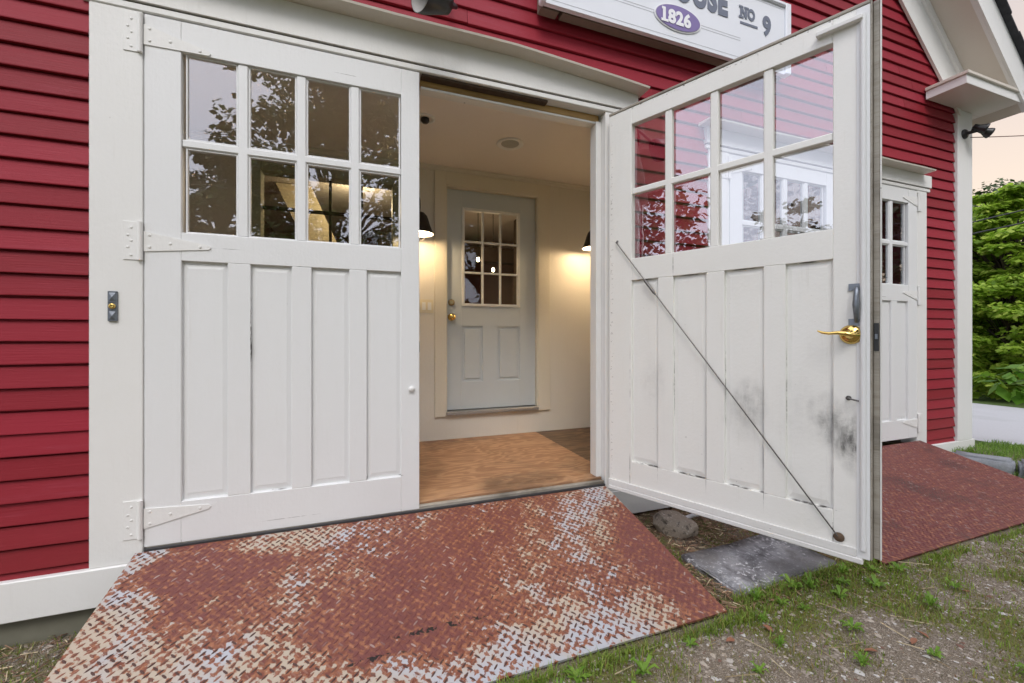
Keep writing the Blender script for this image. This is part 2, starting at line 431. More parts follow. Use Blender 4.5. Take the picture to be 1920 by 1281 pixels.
# ---------------- door surrounds
def surround(uL, uR, wL, wR, dL, dR, zt, zf, sag):
    m = MB()
    m.box(uL-wL, uL-.004, 0, .13, .190, zt, .004); m.build('door_casing', WHITE, house); m = MB()
    m.box(uR+.004, uR+wR, 0, .13, .190, zt, .004); m.build('door_casing', WHITE, house)
    m = MB()
    a, b = uL-wL-.03, uR+wR+.052
    P = [(a, zt+.040), (b, zt+.040), (b, zf-sag), (b-.85, zf), (a, zf)]; m.prism(P, -.012, .028); m.box(a+.004, b-.004, -.004, .13, zt+.0005, zt+.0325, .004); m.box(a+.008, b-.008, .006, .027, zt+.0326, zt+.0399, 0, 1)
    m.build('door_header', [WHITE, DARKWOOD], house)
    m = MB(); P = [(-.103, zf+.004), (.010, zf), (.010, zf+.022), (-.106, zf+.015)]
    n = 14; vs = []
    for i in range(n):
        x = dL + (dR-dL)*i/(n-1)
        sg = sag*max(0, (x-(b-.85))/.85)**1.1; vs += [(x, y, z_ - sg + .002*math.sin(i*1.7)) for y, z_ in P]
    fs = [(i*4+k, i*4+(k+1) % 4, (i+1)*4+(k+1) % 4, (i+1)*4+k) for i in range(n-1) for k in range(4)] + [(0, 3, 2, 1), ((n-1)*4, (n-1)*4+1, (n-1)*4+2, (n-1)*4+3)]
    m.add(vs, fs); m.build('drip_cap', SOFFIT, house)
surround(-.934, 1.508, .197, .20, -1.24, 1.785, 2.7005, 2.902, .054)
surround(2.59, 4.91, .20, .155, 2.30, 4.985, 2.590, 2.744, .004)
m = MB()   # bare wood stop across the head of the open doorway, and its dark pocket
m.box(.318, 1.498, .062, .128, 2.655, 2.6999, .003); m.build('head_stop', RAWWOOD, house); m = MB(); m.box(.318, 1.498, .058, .128, 2.640, 2.6545, .004); m.build('head_bead', WHITE_OLD, house)
m = MB(); m.box(.318, 1.10, .012, .060, 2.686, 2.7004, .002); m.build('head_underside', DARKWOOD, house)  # dark brown strip on the underside of the door head
m = MB(); m.box(1.472, 1.5115, .05, .13, .276, 2.655, .004); m.build('jamb_stop', WHITE_OLD, house)
m = MB(); m.box(-.93, 1.503, .002, .030, .205, .268, .004); m.build('door_sill', GREYWOOD, house)
m = MB(); m.box(-.93, 1.503, -.012, .0015, .226, .2495, .002); m.build('sill_strip', RUBBER, house)

# ---------------- vestibule and the room behind it
YB = 1.38
m = MB(); m.box(-1.3, 1.606, .131, YB, .20, .280); m.box(-.93, 1.503, .034, .1305, .2, .2795, .002); m.build('vestibule_floor', PLY, house)
m = MB(); m.box(1.608, 2.6, .131, YB, .20, .2785); m.build('floor_panel', PLY2, house)
m = MB(); m.box(-1.3, 2.6, .129, 4.6, 2.75, 2.80); m.build('vestibule_ceiling', CEIL, house)
m = MB()   # back wall with door opening (.70..1.64 x .50..2.60) and window opening (-.74...25 x 1.2..2.52)
Y0, Y1 = YB, YB+.12
m.box(-1.3, -.745, Y0, Y1, .28, 2.75); m.box(-.745, .255, Y0, Y1, .28, 1.2); m.box(-.745, .255, Y0, Y1, 2.525, 2.75); m.box(.255, .70, Y0, Y1, .28, 2.75)
m.box(.70, 1.64, Y0, Y1, .28, .50); m.box(.70, 1.64, Y0, Y1, 2.60, 2.75); m.box(1.64, 2.6, Y0, Y1, .28, 2.75)
m.box(2.36, 2.6, .131, Y0-.001, .28, 2.75); m.box(-1.3, -1.25, .131, Y0-.001, .28, 2.75)
m.box(-1.249, -.98, .1285, .14, .28, 2.75); m.box(1.70, 2.359, .1285, .14, .28, 2.75)
m.build('vestibule_wall', CREAM, house)
m = MB(); m.box(-1.25, 2.359, YB-.018, YB-.0005, 2.708, 2.7495, .004); m.box(-1.25, 2.359, YB-.03, YB-.0005, 2.735, 2.7494, .003)
m.build('crown_moulding', CREAM, house)
# room behind
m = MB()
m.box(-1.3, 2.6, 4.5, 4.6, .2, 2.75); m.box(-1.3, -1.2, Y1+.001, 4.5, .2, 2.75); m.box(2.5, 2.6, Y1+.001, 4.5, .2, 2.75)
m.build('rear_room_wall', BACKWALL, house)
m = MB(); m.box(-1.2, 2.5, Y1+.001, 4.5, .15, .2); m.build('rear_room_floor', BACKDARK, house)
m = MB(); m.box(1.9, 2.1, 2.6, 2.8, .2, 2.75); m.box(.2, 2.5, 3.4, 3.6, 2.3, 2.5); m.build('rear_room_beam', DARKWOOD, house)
m = MB()   # sloping pale board of the ceiling light well, lit by a lamp added for it
q = [(-.80, 2.3, 2.74), (-.48, 2.3, 2.74), (-.24, 2.45, 2.20), (-.56, 2.45, 2.20)]
m.add(q + [(x+.0, y+.03, z_) for x, y, z_ in q], [(0, 3, 2, 1), (4, 5, 6, 7), (0, 1, 5, 4), (1, 2, 6, 5), (2, 3, 7, 6), (3, 0, 4, 7)])
m.box(-.58, -.2, 2.43, 2.5, 2.10, 2.17, .003)
m.build('light_well_panel', simple('pale_drywall', (.80, .72, .52), .6, 0, .03, 8, .02), house)

# interior window
m = MB()
for a, b, c, d in ((-.835, -.741, 1.12, 2.60), (.251, .335, 1.12, 2.60), (-.741, .251, 2.521, 2.60), (-.741, .251, 1.12, 1.205)): m.box(a, b, YB-.022, YB+.10, c, d, .003)
fr = m.build('interior_window', white_paint('sage_window_paint', (.36, .36, .27)), house)
m = MB()
for u in (-.493, -.246, .0): m.box(u-.011, u+.011, YB+.04, YB+.07, 1.205, 2.5209, .002)
m.box(-.741, .251, YB+.043, YB+.067, 2.235, 2.262, .002); m.box(-.741, .251, YB+.043, YB+.067, 1.72, 1.745, .002); m.build('muntin', DARKWOOD, fr)
m = MB(); m.box(-.741, .251, YB+.053, YB+.056, 1.206, 2.52); m.build('pane', GLASS_IN, fr)

# entry door
m = MB()
for a, b, c, d in ((.615, .716, .49, 2.705), (1.625, 1.752, .49, 2.705), (.716, 1.625, 2.585, 2.705)): m.box(a, b, YB-.022, YB-.0003, c, d, .003)
m.box(.7165, .727, YB-.018, YB+.10, .5, 2.585, .002); m.box(1.614, 1.6245, YB-.018, YB+.10, .5, 2.585, .002); m.box(.727, 1.614, YB-.017, YB+.10, 2.573, 2.5848, .002)
m.build('entry_door_frame', white_paint('cream_casing_paint', (.72, .68, .58)), house)
m = MB(); m.box(.72, 1.62, YB-.045, YB+.1, .502, .533, .004); m.build('entry_sill', simple('aluminium_sill', (.38, .37, .36), .4, .6), house)
m = MB(); yf, yb = YB+.03, YB+.075
m.box(.729, .872, yf, yb, .54, 2.570, .002); m.box(1.45, 1.612, yf, yb, .54, 2.570, .002)
m.box(.872, 1.45, yf, yb, 2.412, 2.570); m.box(.872, 1.45, yf, yb, 1.312, 1.496); m.box(.872, 1.45, yf, yb, .54, .792)
m.box(1.075, 1.220, yf, yb, .792, 1.312)
for a, b in ((.872, 1.075), (1.220, 1.45)):
    m.box(a, b, yf+.012, yb, .792, 1.312); m.box(a+.028, b-.028, yf+.003, yf+.0118, .822, 1.282, .004)
ed = m.build('entry_door', DOORBLUE, house)
m = MB(); gx0, gx1, gz0, gz1 = .872, 1.45, 1.496, 2.412
for a, b, c, d in ((gx0, gx0+.026, gz0, gz1), (gx1-.026, gx1, gz0, gz1), (gx0+.026, gx1-.026, gz0, gz0+.026), (gx0+.026, gx1-.026, gz1-.026, gz1)): m.box(a, b, yf-.012, yf+.03, c, d, .004)
pw = (gx1-gx0-.052)/3; ph = (gz1-gz0-.052)/3
for k in (1, 2):
    x = gx0+.026+pw*k; m.box(x-.009, x+.009, yf-.008, yf+.02, gz0+.026, gz1-.026, .003)
    z_ = gz0+.026+ph*k; m.box(gx0+.026, gx1-.026, yf-.0075, yf+.0195, z_-.009, z_+.009, .003)
m.build('lite_frame', LITEW, ed)
m = MB(); m.box(gx0+.02, gx1-.02, yf+.0225, yf+.0255, gz0+.02, gz1-.02); m.build('pane', GLASS_IN, ed)
m = MB(); m.lathe([(.033, 0), (.033, .006), (.018, .012), (.014, .03), (.026, .038), (.031, .052), (.026, .064), (0, .068)], (.775, yf, 1.392), (0, -1, 0)); m.build('knob', BRASS, ed)
m = MB(); m.lathe([(.030, 0), (.030, .010), (.024, .018), (.012, .020), (0, .019)], (.775, yf, 1.526), (0, -1, 0)); m.build('deadbolt', BRASSOLD, ed)

# ---------------- carriage door leaves (visible face at y = 0 looking to -y, thickness to +y)
def leaf(W, z0, z1, stL, stR, pane_x, pz, panel_x, qz, mats, gl, gy=.022, beads=True):
    """stiles, rails, mullions as the root mesh; raised panels, muntins and panes as children"""
    T = .045; m = MB(); b = .0025
    m.box(0, stL, 0, T, z0, z1, b); m.box(W-stR, W, 0, T, z0, z1, b)
    m.box(stL, W-stR, 0, T, pz[1], z1, b); m.box(stL, W-stR, 0, T, qz[1], pz[0], b); m.box(stL, W-stR, 0, T, z0, qz[0], b)
    for i in range(len(panel_x)-1): m.box(panel_x[i][1], panel_x[i+1][0], .0, T, qz[0], qz[1], b)
    if panel_x[0][0] - stL > .006: m.box(stL, panel_x[0][0], .0, T, qz[0], qz[1], b)
    if W-stR - panel_x[-1][1] > .006: m.box(panel_x[-1][1], W-stR, .0, T, qz[0], qz[1], b)
    root = m.build('carriage_door', mats, house)
    for a, c in panel_x:
        p = MB(); p.box(a-.002, c+.002, .019, .036, qz[0]-.002, qz[1]+.002)
        w = .016
        vs = [(a+w*.3, .019, qz[0]+w*.3), (c-w*.3, .019, qz[0]+w*.3), (c-w*.3, .019, qz[1]-w*.3), (a+w*.3, .019, qz[1]-w*.3),
              (a+w*1.5, .0135, qz[0]+w*2), (c-w*1.5, .0135, qz[0]+w*2), (c-w*1.5, .0135, qz[1]-w*2), (a+w*1.5, .0135, qz[1]-w*2)]
        p.add(vs, [(4, 5, 6, 7), (0, 1, 5, 4), (1, 2, 6, 5), (2, 3, 7, 6), (3, 0, 4, 7)])
        p.build('panel', mats, root)
    mm = MB(); zm = (pz[0]+pz[1])/2
    for i in range(len(pane_x)-1): mm.box(pane_x[i][1], pane_x[i+1][0], .006, .040, pz[0], pz[1], .005)
    mm.box(stL, W-stR, .0065, .0395, zm-.0185, zm+.0185, .005)
    for a, c in (pane_x if beads else ()):       # small glazing beads round every pane
        for q0, q1 in ((pz[0], zm-.0185), (zm+.0185, pz[1])):
            mm.box(a, a+.008, .014, .034, q0, q1, .003); mm.box(c-.008, c, .014, .034, q0, q1, .003)
            mm.box(a+.008, c-.008, .0142, .0338, q0, q0+.008, .003); mm.box(a+.008, c-.008, .0142, .0338, q1-.008, q1, .003)
    mm.build('muntin', mats, root)
    g = MB()
    for a, c in pane_x:
        for q0, q1 in ((pz[0], zm-.0185), (zm+.0185, pz[1])): g.box(a+.001, c-.001, gy, gy+.003, q0+.001, q1-.001)
    g.build('pane', gl, root)
    return root
def strap_hinge(root, zc, tipdz, side=1, x0=0, L=.25):
    m = MB(); h = .087; s = side; y = -.004
    def bx(a, b, y0, y1, z0, z1, bb): m.box(min(a, b), max(a, b), y0, y1, z0, z1, bb)
    bx(x0-s*.075, x0-s*.022, y, .0005, zc-h, zc+h, .0015)
    m.tube([(x0-s*.012, -.008, zc-h), (x0-s*.012, -.008, zc+h)], .0105, 12)
    bx(x0-s*.0215, x0-s*.016, y, .0004, zc-h, zc+h, .001)
    P = [(x0+s*.0, zc-.046), (x0+s*L, zc+tipdz-.010), (x0+s*(L+.008), zc+tipdz), (x0+s*L, zc+tipdz+.010), (x0+s*.0, zc+.046)]
    if s < 0: P = P[::-1]
    m.prism(P, -.0045, .0006)
    for px, pz_ in ((.022, .03), (.022, -.025), (.10, tipdz*.4), (.215, tipdz*.9)): m.lathe([(.0065, 0), (.006, .002), (.003, .0028), (0, .002)], (x0+s*px, -.0044, zc+pz_), (0, -1, 0), 10)
    for px, pz_ in ((-.045, .06), (-.058, .025), (-.045, 0), (-.058, -.03), (-.046, -.065)): m.lathe([(.0055, 0), (.005, .0018), (.002, .0024), (0, .0016)], (x0+s*px, -.0039, zc+pz_), (0, -1, 0), 10)
    return m.build('strap_hinge', WHITE, root)
pitch = .257
PX = [(.153 + i*pitch, .153 + i*pitch + .212) for i in range(4)]
QX = [(.140, .325), (.421, .601), (.692, .873), (.961, 1.139)]
d1 = leaf(1.238, .252, 2.694, .140, .099, PX, (1.705, 2.55), QX, (.445, 1.572), LEAF_W, GLASS)
d1.location = (-.934, 0, 0)
tag(d1, 'closed white door leaf left of the open doorway')
for zc, td in ((2.597, -.032), (1.652, -.012), (.385, .022)): strap_hinge(d1, zc, td)
m = MB(); m.lathe([(.015, 0), (.015, .012), (.012, .016), (0, .017)], (1.195, 0, .925), (0, -1, 0), 16); m.build('door_stop', WHITE, d1)
m = MB(); m.box(1.2375, 1.2405, .008, .034, 1.13, 1.19, .001); m.build('strike_plate', BLACKPL, d1)
# open leaf
PX2 = [(.160 + i*.2545, .160 + i*.2545 + .212) for i in range(4)]; PX2[-1] = (PX2[-1][0], 1.158)
QX2 = [(.149, .331), (.424, .608), (.701, .884), (.977, 1.158)]
d2 = leaf(1.285, .262, 2.640, .160, .127, PX2, (1.70, 2.535), QX2, (.440, 1.564), OPEN_W, GLASS_OPEN, .034, False)
d2.location = (1.51, -.045, 0); d2.rotation_euler = (0, 0, math.atan2(-.912, .411))
tag(d2, 'open door leaf with smudged inner face')
m = MB(); m.box(0, 1.285, -.004, .049, 2.6405, 2.656, .003); m.build('top_strip', GREYWOOD, d2)
m = MB(); m.box(0, 1.262, -.012, .050, .236, .2615, .004); m.box(.0, 1.24, -.010, -.0005, .262, .30, .003); m.build('bottom_sweep', WHITE_OLD, d2)
m = MB(); m.tube([(1.262, -.008, .30), (1.262, -.008, 1.5), (1.262, -.008, 2.60)], .011, 10); m.box(1.240, 1.2845, -.004, -.0005, .262, 2.636, .001); m.build('astragal', LEAF_W, d2)
for zz in (.31, 1.06, 2.14, 2.52):
    pass
m = MB(); m.box(1.2855, 1.291, .002, .046, .262, 2.655, .001); m.build('edge_strip', GREYWOOD, d2)
m = MB(); m.box(1.2915, 1.314, .031, .052, .262, 2.66, .003); m.build('meeting_strip', GREYWOOD, d2)
m = MB(); m.box(1.3142, 1.319, .030, .053, .262, 2.662, .001); m.build('strip_edge', WHITE_OLD, d2)
m = MB(); m.box(1.294, 1.311, .0285, .0309, 1.155, 1.275, .0008); m.build('latch_plate', BLACKPL, d2)
m = MB(); m.box(1.297, 1.307, .020, .0283, 1.205, 1.228, .002); m.build('latch_bolt', PEWTER, d2)
m = MB(); m.box(1.10, 1.262, -.03, -.0045, 2.575, 2.596, .003); m.build('top_bolt', WHITE_OLD, d2)
A = Vector((.062, -.014, 1.812)); B = Vector((1.177, -.012, .332)); D_ = B - A
m = MB(); m.tube([A, A + D_*.5 + Vector((0, .003, 0)), B], .0032, 8); m.tube([A + D_*.17, A + D_*.178, A+D_*.225, A + D_*.235], [.005, .009, .009, .005], 8)
m.tube([A + Vector((0, .014, .012)), A], .006, 8)
rod = m.build('brace_rod', STEEL, d2)
m = MB(); m.lathe([(.020, 0), (.020, .004), (.014, .009), (0, .010)], (1.180, -.0042, .328), (0, -1, 0), 20); m.build('rod_anchor', simple('rusty_iron', (.13, .085, .055), .8, .3, .4, 60, .3), d2)
m = MB()   # pull handle
for zc in (1.432, 1.279): m.box(1.213, 1.269, -.0065, -.0042, zc-.015, zc+.015, .001)
m.tube([(1.241, -.006, 1.428), (1.241, -.018, 1.420), (1.241, -.026, 1.39), (1.241, -.028, 1.355), (1.241, -.026, 1.32), (1.241, -.018, 1.291), (1.241, -.006, 1.283)], [.008, .009, .010, .013, .010, .009, .008], 12)
m.build('pull_handle', PEWTER, d2)
m = MB()   # lever
m.lathe([(.042, 0), (.042, .004), (.038, .012), (.027, .020), (.014, .025), (.012, .045), (.0, .050)], (1.222, -.0005, 1.226), (0, -1, 0), 32)
m.tube([(1.222, -.044, 1.226), (1.205, -.050, 1.231), (1.18, -.050, 1.234), (1.15, -.048, 1.231), (1.125, -.045, 1.235), (1.108, -.043, 1.243)], [.010, .010, .008, .007, .006, .003], 12)
m.build('lever_handle', BRASS, d2)
m = MB(); m.lathe([(.010, 0), (.010, .003), (.004, .006), (.004, .02), (0, .022)], (1.213, -.0005, .948), (0, -1, 0), 14); m.tube([(1.213, -.018, .948), (1.222, -.019, .946), (1.250, -.019, .940)], .0035, 8)
m.build('hook_latch', STEEL, d2)
# second pair, closed, farther along the wall
P3 = [(.143 + i*.236, .143 + i*.236 + .192) for i in range(4)]; Q3 = [(.125, .300), (.385, .555), (.640, .810), (.895, 1.060)]
d3 = leaf(1.157, .268, 2.584, .125, .09, P3, (1.690, 2.475), Q3, (.445, 1.540), LEAF_W, GLASS); d3.location = (2.592, 0, 0)
tag(d3, 'closed door leaf seen through the open leaf')
P4 = [(.022 + .075 + i*.236, .022 + .075 + i*.236 + .192) for i in range(4)]; Q4 = [(.097, .262), (.347, .517), (.602, .772), (.857, 1.02)]
d4 = leaf(1.157, .268, 2.584, .09, .13, P4, (1.690, 2.455), Q4, (.445, 1.540), LEAF_W, GLASS); d4.location = (3.752, 0, 0)
tag(d4, 'closed door leaf nearest the corner of the house')
for zc, td in ((2.48, .022), (1.60, .022), (.40, .022)): strap_hinge(d4, zc, td, -1, 1.157, .2); strap_hinge(d3, zc, td, 1, 0, .2)

# ================================================================== FITTINGS ON THE HOUSE
# sign
GREYTXT = simple('slate_grey_lettering', (.135, .155, .21), .5, 0, .05, 10, 0); PURPLE = simple('purple_oval', (.20, .15, .36), .5, 0, .05, 10, 0)
SIGNW = simple('white_sign_board', (.76, .78, .83), .4, 0, .03, 3, .02); LINEG = simple('pale_grey_line', (.50, .51, .54), .5, 0, 0, 5, 0); WTXT = simple('white_lettering', (.85, .85, .88), .5, 0, .02, 10, 0)
SU0, SU1, SZ0, SZ1, SY = 1.0, 3.075, 3.205, 3.745, -.105
sign = empty('house_sign', (2.04, SY, SZ0), 'long white painted sign board with purple date oval above the doors', 'sign')
def rel(o): o.parent = sign; o.location = (-2.04, -SY, -SZ0); return o
m = MB(); m.box(SU0+.03, SU1-.055, SY, SY+.03, SZ0+.002, SZ1-.03, .001); rel(m.build('board', SIGNW))
m = MB(); m.box(SU0, SU0+.0295, SY-.018, SY+.04, SZ0, SZ1, .006); m.box(SU1-.0545, SU1, SY-.018, SY+.04, SZ0, SZ1, .006); m.box(SU0+.03, SU1-.055, SY-.0175, SY+.0395, SZ1-.0295, SZ1, .006)
rel(m.build('frame', SIGNW))
m = MB(); m.box(SU0+.02, 1.14, SY+.041, -.002, SZ0+.0, SZ0+.10, .002); m.box(1.165, SU1-.02, SY+.041, -.002, SZ0+.003, SZ0+.10, .002); rel(m.build('backing_rail', simple('brown_backing_wood', (.20, .15, .12), .8)))
def glyphs(name, txt, mat, x0, z0, hgt, wsc, bold, y, serif=(), gap=0.0):
    cu = bpy.data.curves.new(name, 'FONT'); cu.body = txt; cu.size = 1; cu.offset = bold; cu.resolution_u = 4; cu.space_character = 1+gap
    o = bpy.data.objects.new(name, cu); C.objects.link(o)
    dg = bpy.context.evaluated_depsgraph_get(); me = bpy.data.meshes.new_from_object(o.evaluated_get(dg)); bpy.data.objects.remove(o)
    V = np.array([v.co[:] for v in me.vertices]); mn = V.min(0); mx = V.max(0); sc = hgt/(mx[1]-mn[1])
    mb = MB()
    vs = [(x0 + (v[0]-mn[0])*sc*wsc, y, z0 + (v[1]-mn[1])*sc) for v in V]
    mb.add(vs, [tuple(p.vertices) for p in me.polygons]); wid = (mx[0]-mn[0])*sc*wsc
    for (fx, fz, w, h) in serif:      # slab serifs, a hair proud of the letters
        X = x0 + fx*wid; Z = z0 + fz*hgt
        mb.add([(X-w/2, y-.0006, Z), (X+w/2, y-.0006, Z), (X+w/2, y-.0006, Z+h), (X-w/2, y-.0006, Z+h)], [(0, 1, 2, 3)])
    ob = mb.build(name, mat); sol = ob.modifiers.new('thickness', 'SOLIDIFY'); sol.thickness = .0015; sol.offset = 0
    return rel(ob), wid
def oval(name, mat, u, z_, a, b, y):
    mb = MB(); n = 56; mb.prism([(u + a*math.cos(2*math.pi*k/n), z_ + b*math.sin(2*math.pi*k/n)) for k in range(n)], y, y+.003); return rel(mb.build(name, mat))
yt = SY-.0012
m = MB()
for z_ in (3.372, 3.354): m.box(1.30, 2.575, yt+.0002, yt+.0011, z_, z_+.0035)
m.box(SU0+.04, SU1-.075, yt+.0002, yt+.0011, 3.232, 3.235); m.box(SU0+.04, SU1-.075, yt+.0002, yt+.0011, 3.694, 3.697)
rel(m.build('border_line', LINEG))
oval('oval_edge', WTXT, 2.010, 3.363, .196, .088, SY-.006); oval('oval_rim', LINEG, 2.010, 3.363, .188, .0825, SY-.008); oval('date_oval', PURPLE, 2.010, 3.363, .184, .0795, SY-.010)
glyphs('date_lettering', '1826', WTXT, 1.878, 3.312, .098, 1.0, .045, SY-.012, [(.07, 0, .058, .017), (.03, .80, .03, .017), (.66, 0, .035, .022)], .06)
glyphs('name_lettering', 'HOUSE', GREYTXT, 1.845, 3.486, .19, .76, .055, SY-.003, [], .10)
glyphs('number_lettering', 'NO', GREYTXT, 2.572, 3.522, .088, .80, .055, SY-.003, [(.06, 0, .045, .014), (.06, .84, .04, .014), (.42, .84, .045, .014)], .12)
m = MB(); m.box(2.572, 2.742, SY-.003, SY-.0005, 3.480, 3.497); rel(m.build('number_underline', GREYTXT))
glyphs('number_lettering', '9', GREYTXT, 2.792, 3.446, .155, .86, .045, SY-.003)

# doorbell
bell = empty('doorbell', (-1.045, 0, 1.353), 'ornate grey metal doorbell with brass button on the white casing', 'doorbell')
m = MB(); m.box(-.0175, .0175, -.007, -.0002, -.067, .067, .002)
for zc in (.042, -.042):
    h = .013; m.add([(-h, -.0071, zc-.02), (h, -.0071, zc-.02), (h, -.0071, zc+.02), (-h, -.0071, zc+.02), (0, -.013, zc-.003)], [(0, 1, 4), (1, 2, 4), (2, 3, 4), (3, 0, 4)])
    m.box(-.015, .015, -.010, -.0072, zc-.024, zc-.021, .0005); m.box(-.015, .015, -.010, -.0072, zc+.021, zc+.024, .0005)
m.build('backplate', PEWTER, bell)
m = MB(); m.lathe([(.0125, .0), (.0125, .005), (.008, .009), (.004, .0075), (0, .007)], (0, -.007, 0), (0, -1, 0), 20); m.build('button', BRASS, bell)

# indoor sconces
EM = NT('lit_bulb'); EM.b.inputs['Emission Color'].default_value = (1, .78, .45, 1); EM.b.inputs['Emission Strength'].default_value = 14; EM.fin((1, .9, .7), .5)
def sconce(u, label, loc=None, rz=0):
    o = empty('wall_sconce', loc or (u, YB-.0225, 2.30), label, 'wall lamp', 'bronze sconces flanking the inner door', rz)
    m = MB(); m.lathe([(.042, 0), (.042, .008), (.03, .015), (0, .018)], (0, .022, 0), (0, -1, 0)); m.build('backplate', DARKMETAL, o)
    yc = -.225
    m = MB(); m.tube([(0, .0, 0), (0, -.06, .02), (0, -.12, .075), (0, -.18, .085), (0, yc, .05), (0, yc, -.06)], .008, 8); m.build('arm', DARKMETAL, o)
    m = MB(); m.lathe([(.012, -.05), (.04, -.06), (.062, -.085), (.075, -.12), (.088, -.165), (.108, -.215), (.116, -.235)], (0, yc, 0)); m.lathe([(.113, -.235), (.104, -.215), (.084, -.167), (.071, -.125), (.0, -.09)], (0, yc, 0), mi=1); m.build('shade', [DARKMETAL, SHADEIN], o)
    m = MB(); m.lathe([(.0, -.13), (.022, -.14), (.03, -.175), (.026, -.20), (0, -.215)], (0, yc, 0)); m.build('bulb', EM.m, o)
    m = MB()
    for a in (0, 90): 
        c, s_ = math.cos(R(a)), math.sin(R(a)); m.tube([(.055*math.cos(t)*c, yc + .055*math.cos(t)*s_, -.235 - .055*math.sin(t)) for t in np.linspace(0, math.pi, 9)], .0025, 6)
    m.build('wire_guard', DARKMETAL, o)
    l = bpy.data.lights.new('sconce_light', 'POINT'); l.energy = 4.2; l.color = (1, .71, .41); l.shadow_soft_size = .03
    lo = bpy.data.objects.new('sconce_light', l); C.objects.link(lo); lo.parent = o; lo.location = (0, yc, -.222)
    return o
sconce(.452, 'left lit sconce, half hidden by the closed white leaf'); sconce(2.15, 'right lit sconce in front of the bare cream wall', (2.338, 1.135, 2.30), -math.pi/2)
# bulbs added behind the entry door glass in place of lights reflected there
for i, (x, y, z_) in enumerate(((1.30, 2.4, 2.10), (1.55, 2.6, 2.02), (1.95, 2.3, 2.0))):
    o = empty('reflection_bulb', (x, y, z_), ('left', 'middle', 'right')[i] + ' of the tiny bulbs added in place of lights reflected in the entry door glass', 'lamp', 'added bulbs standing for reflected lights')
    m = MB(); m.lathe([(0, 0), (.014, .01), (.019, .03), (.012, .05), (.0, .052)]); m.build('bulb', EM.m, o)
    m = MB(); m.tube([(0, 0, .052), (0, 0, 2.749-z_)], .004, 6); m.build('cord', DARKMETAL, o)
    l = bpy.data.lights.new('reflection_bulb_light', 'POINT'); l.energy = .9; l.color = (1, .66, .34); l.shadow_soft_size = .02
    lo = bpy.data.objects.new('reflection_bulb_light', l); C.objects.link(lo); lo.parent = o; lo.location = (0, 0, -.02)
o = empty('panel_fill_lamp', (-.05, 2.05, 2.745), 'bulb added to light the pale sloping panel behind the interior window', 'lamp')  # added lamp, there only to brighten the sloping panel
m = MB(); m.tube([(0, 0, 0), (0, 0, -.10)], .006, 6); m.build('stem', DARKMETAL, o)
m = MB(); m.lathe([(0, -.18), (.02, -.16), (.025, -.13), (.01, -.10)]); m.build('bulb', EM.m, o)
l = bpy.data.lights.new('panel_fill_light', 'POINT'); l.energy = 6; l.color = (1, .74, .40); l.shadow_soft_size = .03
lo = bpy.data.objects.new('panel_fill_light', l); C.objects.link(lo); lo.parent = o; lo.location = (0, 0, -.22)

o = empty('recessed_light', (1.11, .745, 2.75), 'unlit round recessed light in the vestibule ceiling', 'ceiling light')
m = MB(); m.lathe([(.075, -.001), (.105, -.001), (.108, -.006), (.100, -.010), (.078, -.008), (.070, -.001)]); m.build('trim_ring', LITEW, o)
m = MB(); m.lathe([(.076, -.0015), (.06, -.004), (0, -.005)]); m.build('lens', simple('grey_lens', (.42, .42, .38), .4), o)
o = empty('ceiling_fixture', (.42, .59, 2.75), 'small round ceiling fixture with a dark eye beside the closed leaf', 'ceiling fixture')  # round fixture with a dark eye, of no particular kind
m = MB(); m.lathe([(.07, 0), (.07, -.006), (.055, -.012), (.05, -.004)]); m.build('trim_ring', LITEW, o)
m = MB(); m.lathe([(.03, -.003), (.03, -.02), (.018, -.034), (0, -.038)]); m.build('eye', BLACKPL, o)
o = empty('light_switch', (.545, YB, 1.485), 'cream double light switch plate beside the entry door', 'light switch')
m = MB(); m.box(-.06, .06, -.006, -.0002, -.06, .06, .003); m.build('plate', white_paint('switch_plate_cream', (.72, .66, .50)), o)
for x in (-.025, .025): m = MB(); m.box(x-.016, x+.016, -.011, -.0062, -.034, .034, .002); m.build('rocker', LITEW, o)

# shade of the sign light just above the drip cap
o = empty('sign_light', (.36, 0, 3.05), 'black barn light shade hanging above the drip cap at the top edge', 'outdoor lamp')
ax = Vector((-.85, -.36, -.05)).normalized(); c0 = Vector((-.085, -.30, -.135))
m = MB(); m.lathe([(.02, -.17), (.045, -.16), (.06, -.12), (.095, -.03), (.10, 0)], c0, ax); m.lathe([(.097, 0), (.092, -.03), (.056, -.118), (0, -.15)], c0, ax, mi=1); m.build('shade', [BLACKPL, simple('dull_grey_enamel', (.42, .41, .40), .5)], o)
m = MB(); m.tube([c0 - ax*.165, c0 - ax*.21 + Vector((0, .02, .03)), c0 - ax*.2 + Vector((0, .15, .16)), Vector((.10, -.0, .20))], .011, 10); m.build('arm', BLACKPL, o)
m = MB(); m.lathe([(.05, 0), (.05, .015), (0, .025)], (.10, .0, .20), (0, -1, 0)); m.build('backplate', BLACKPL, o)

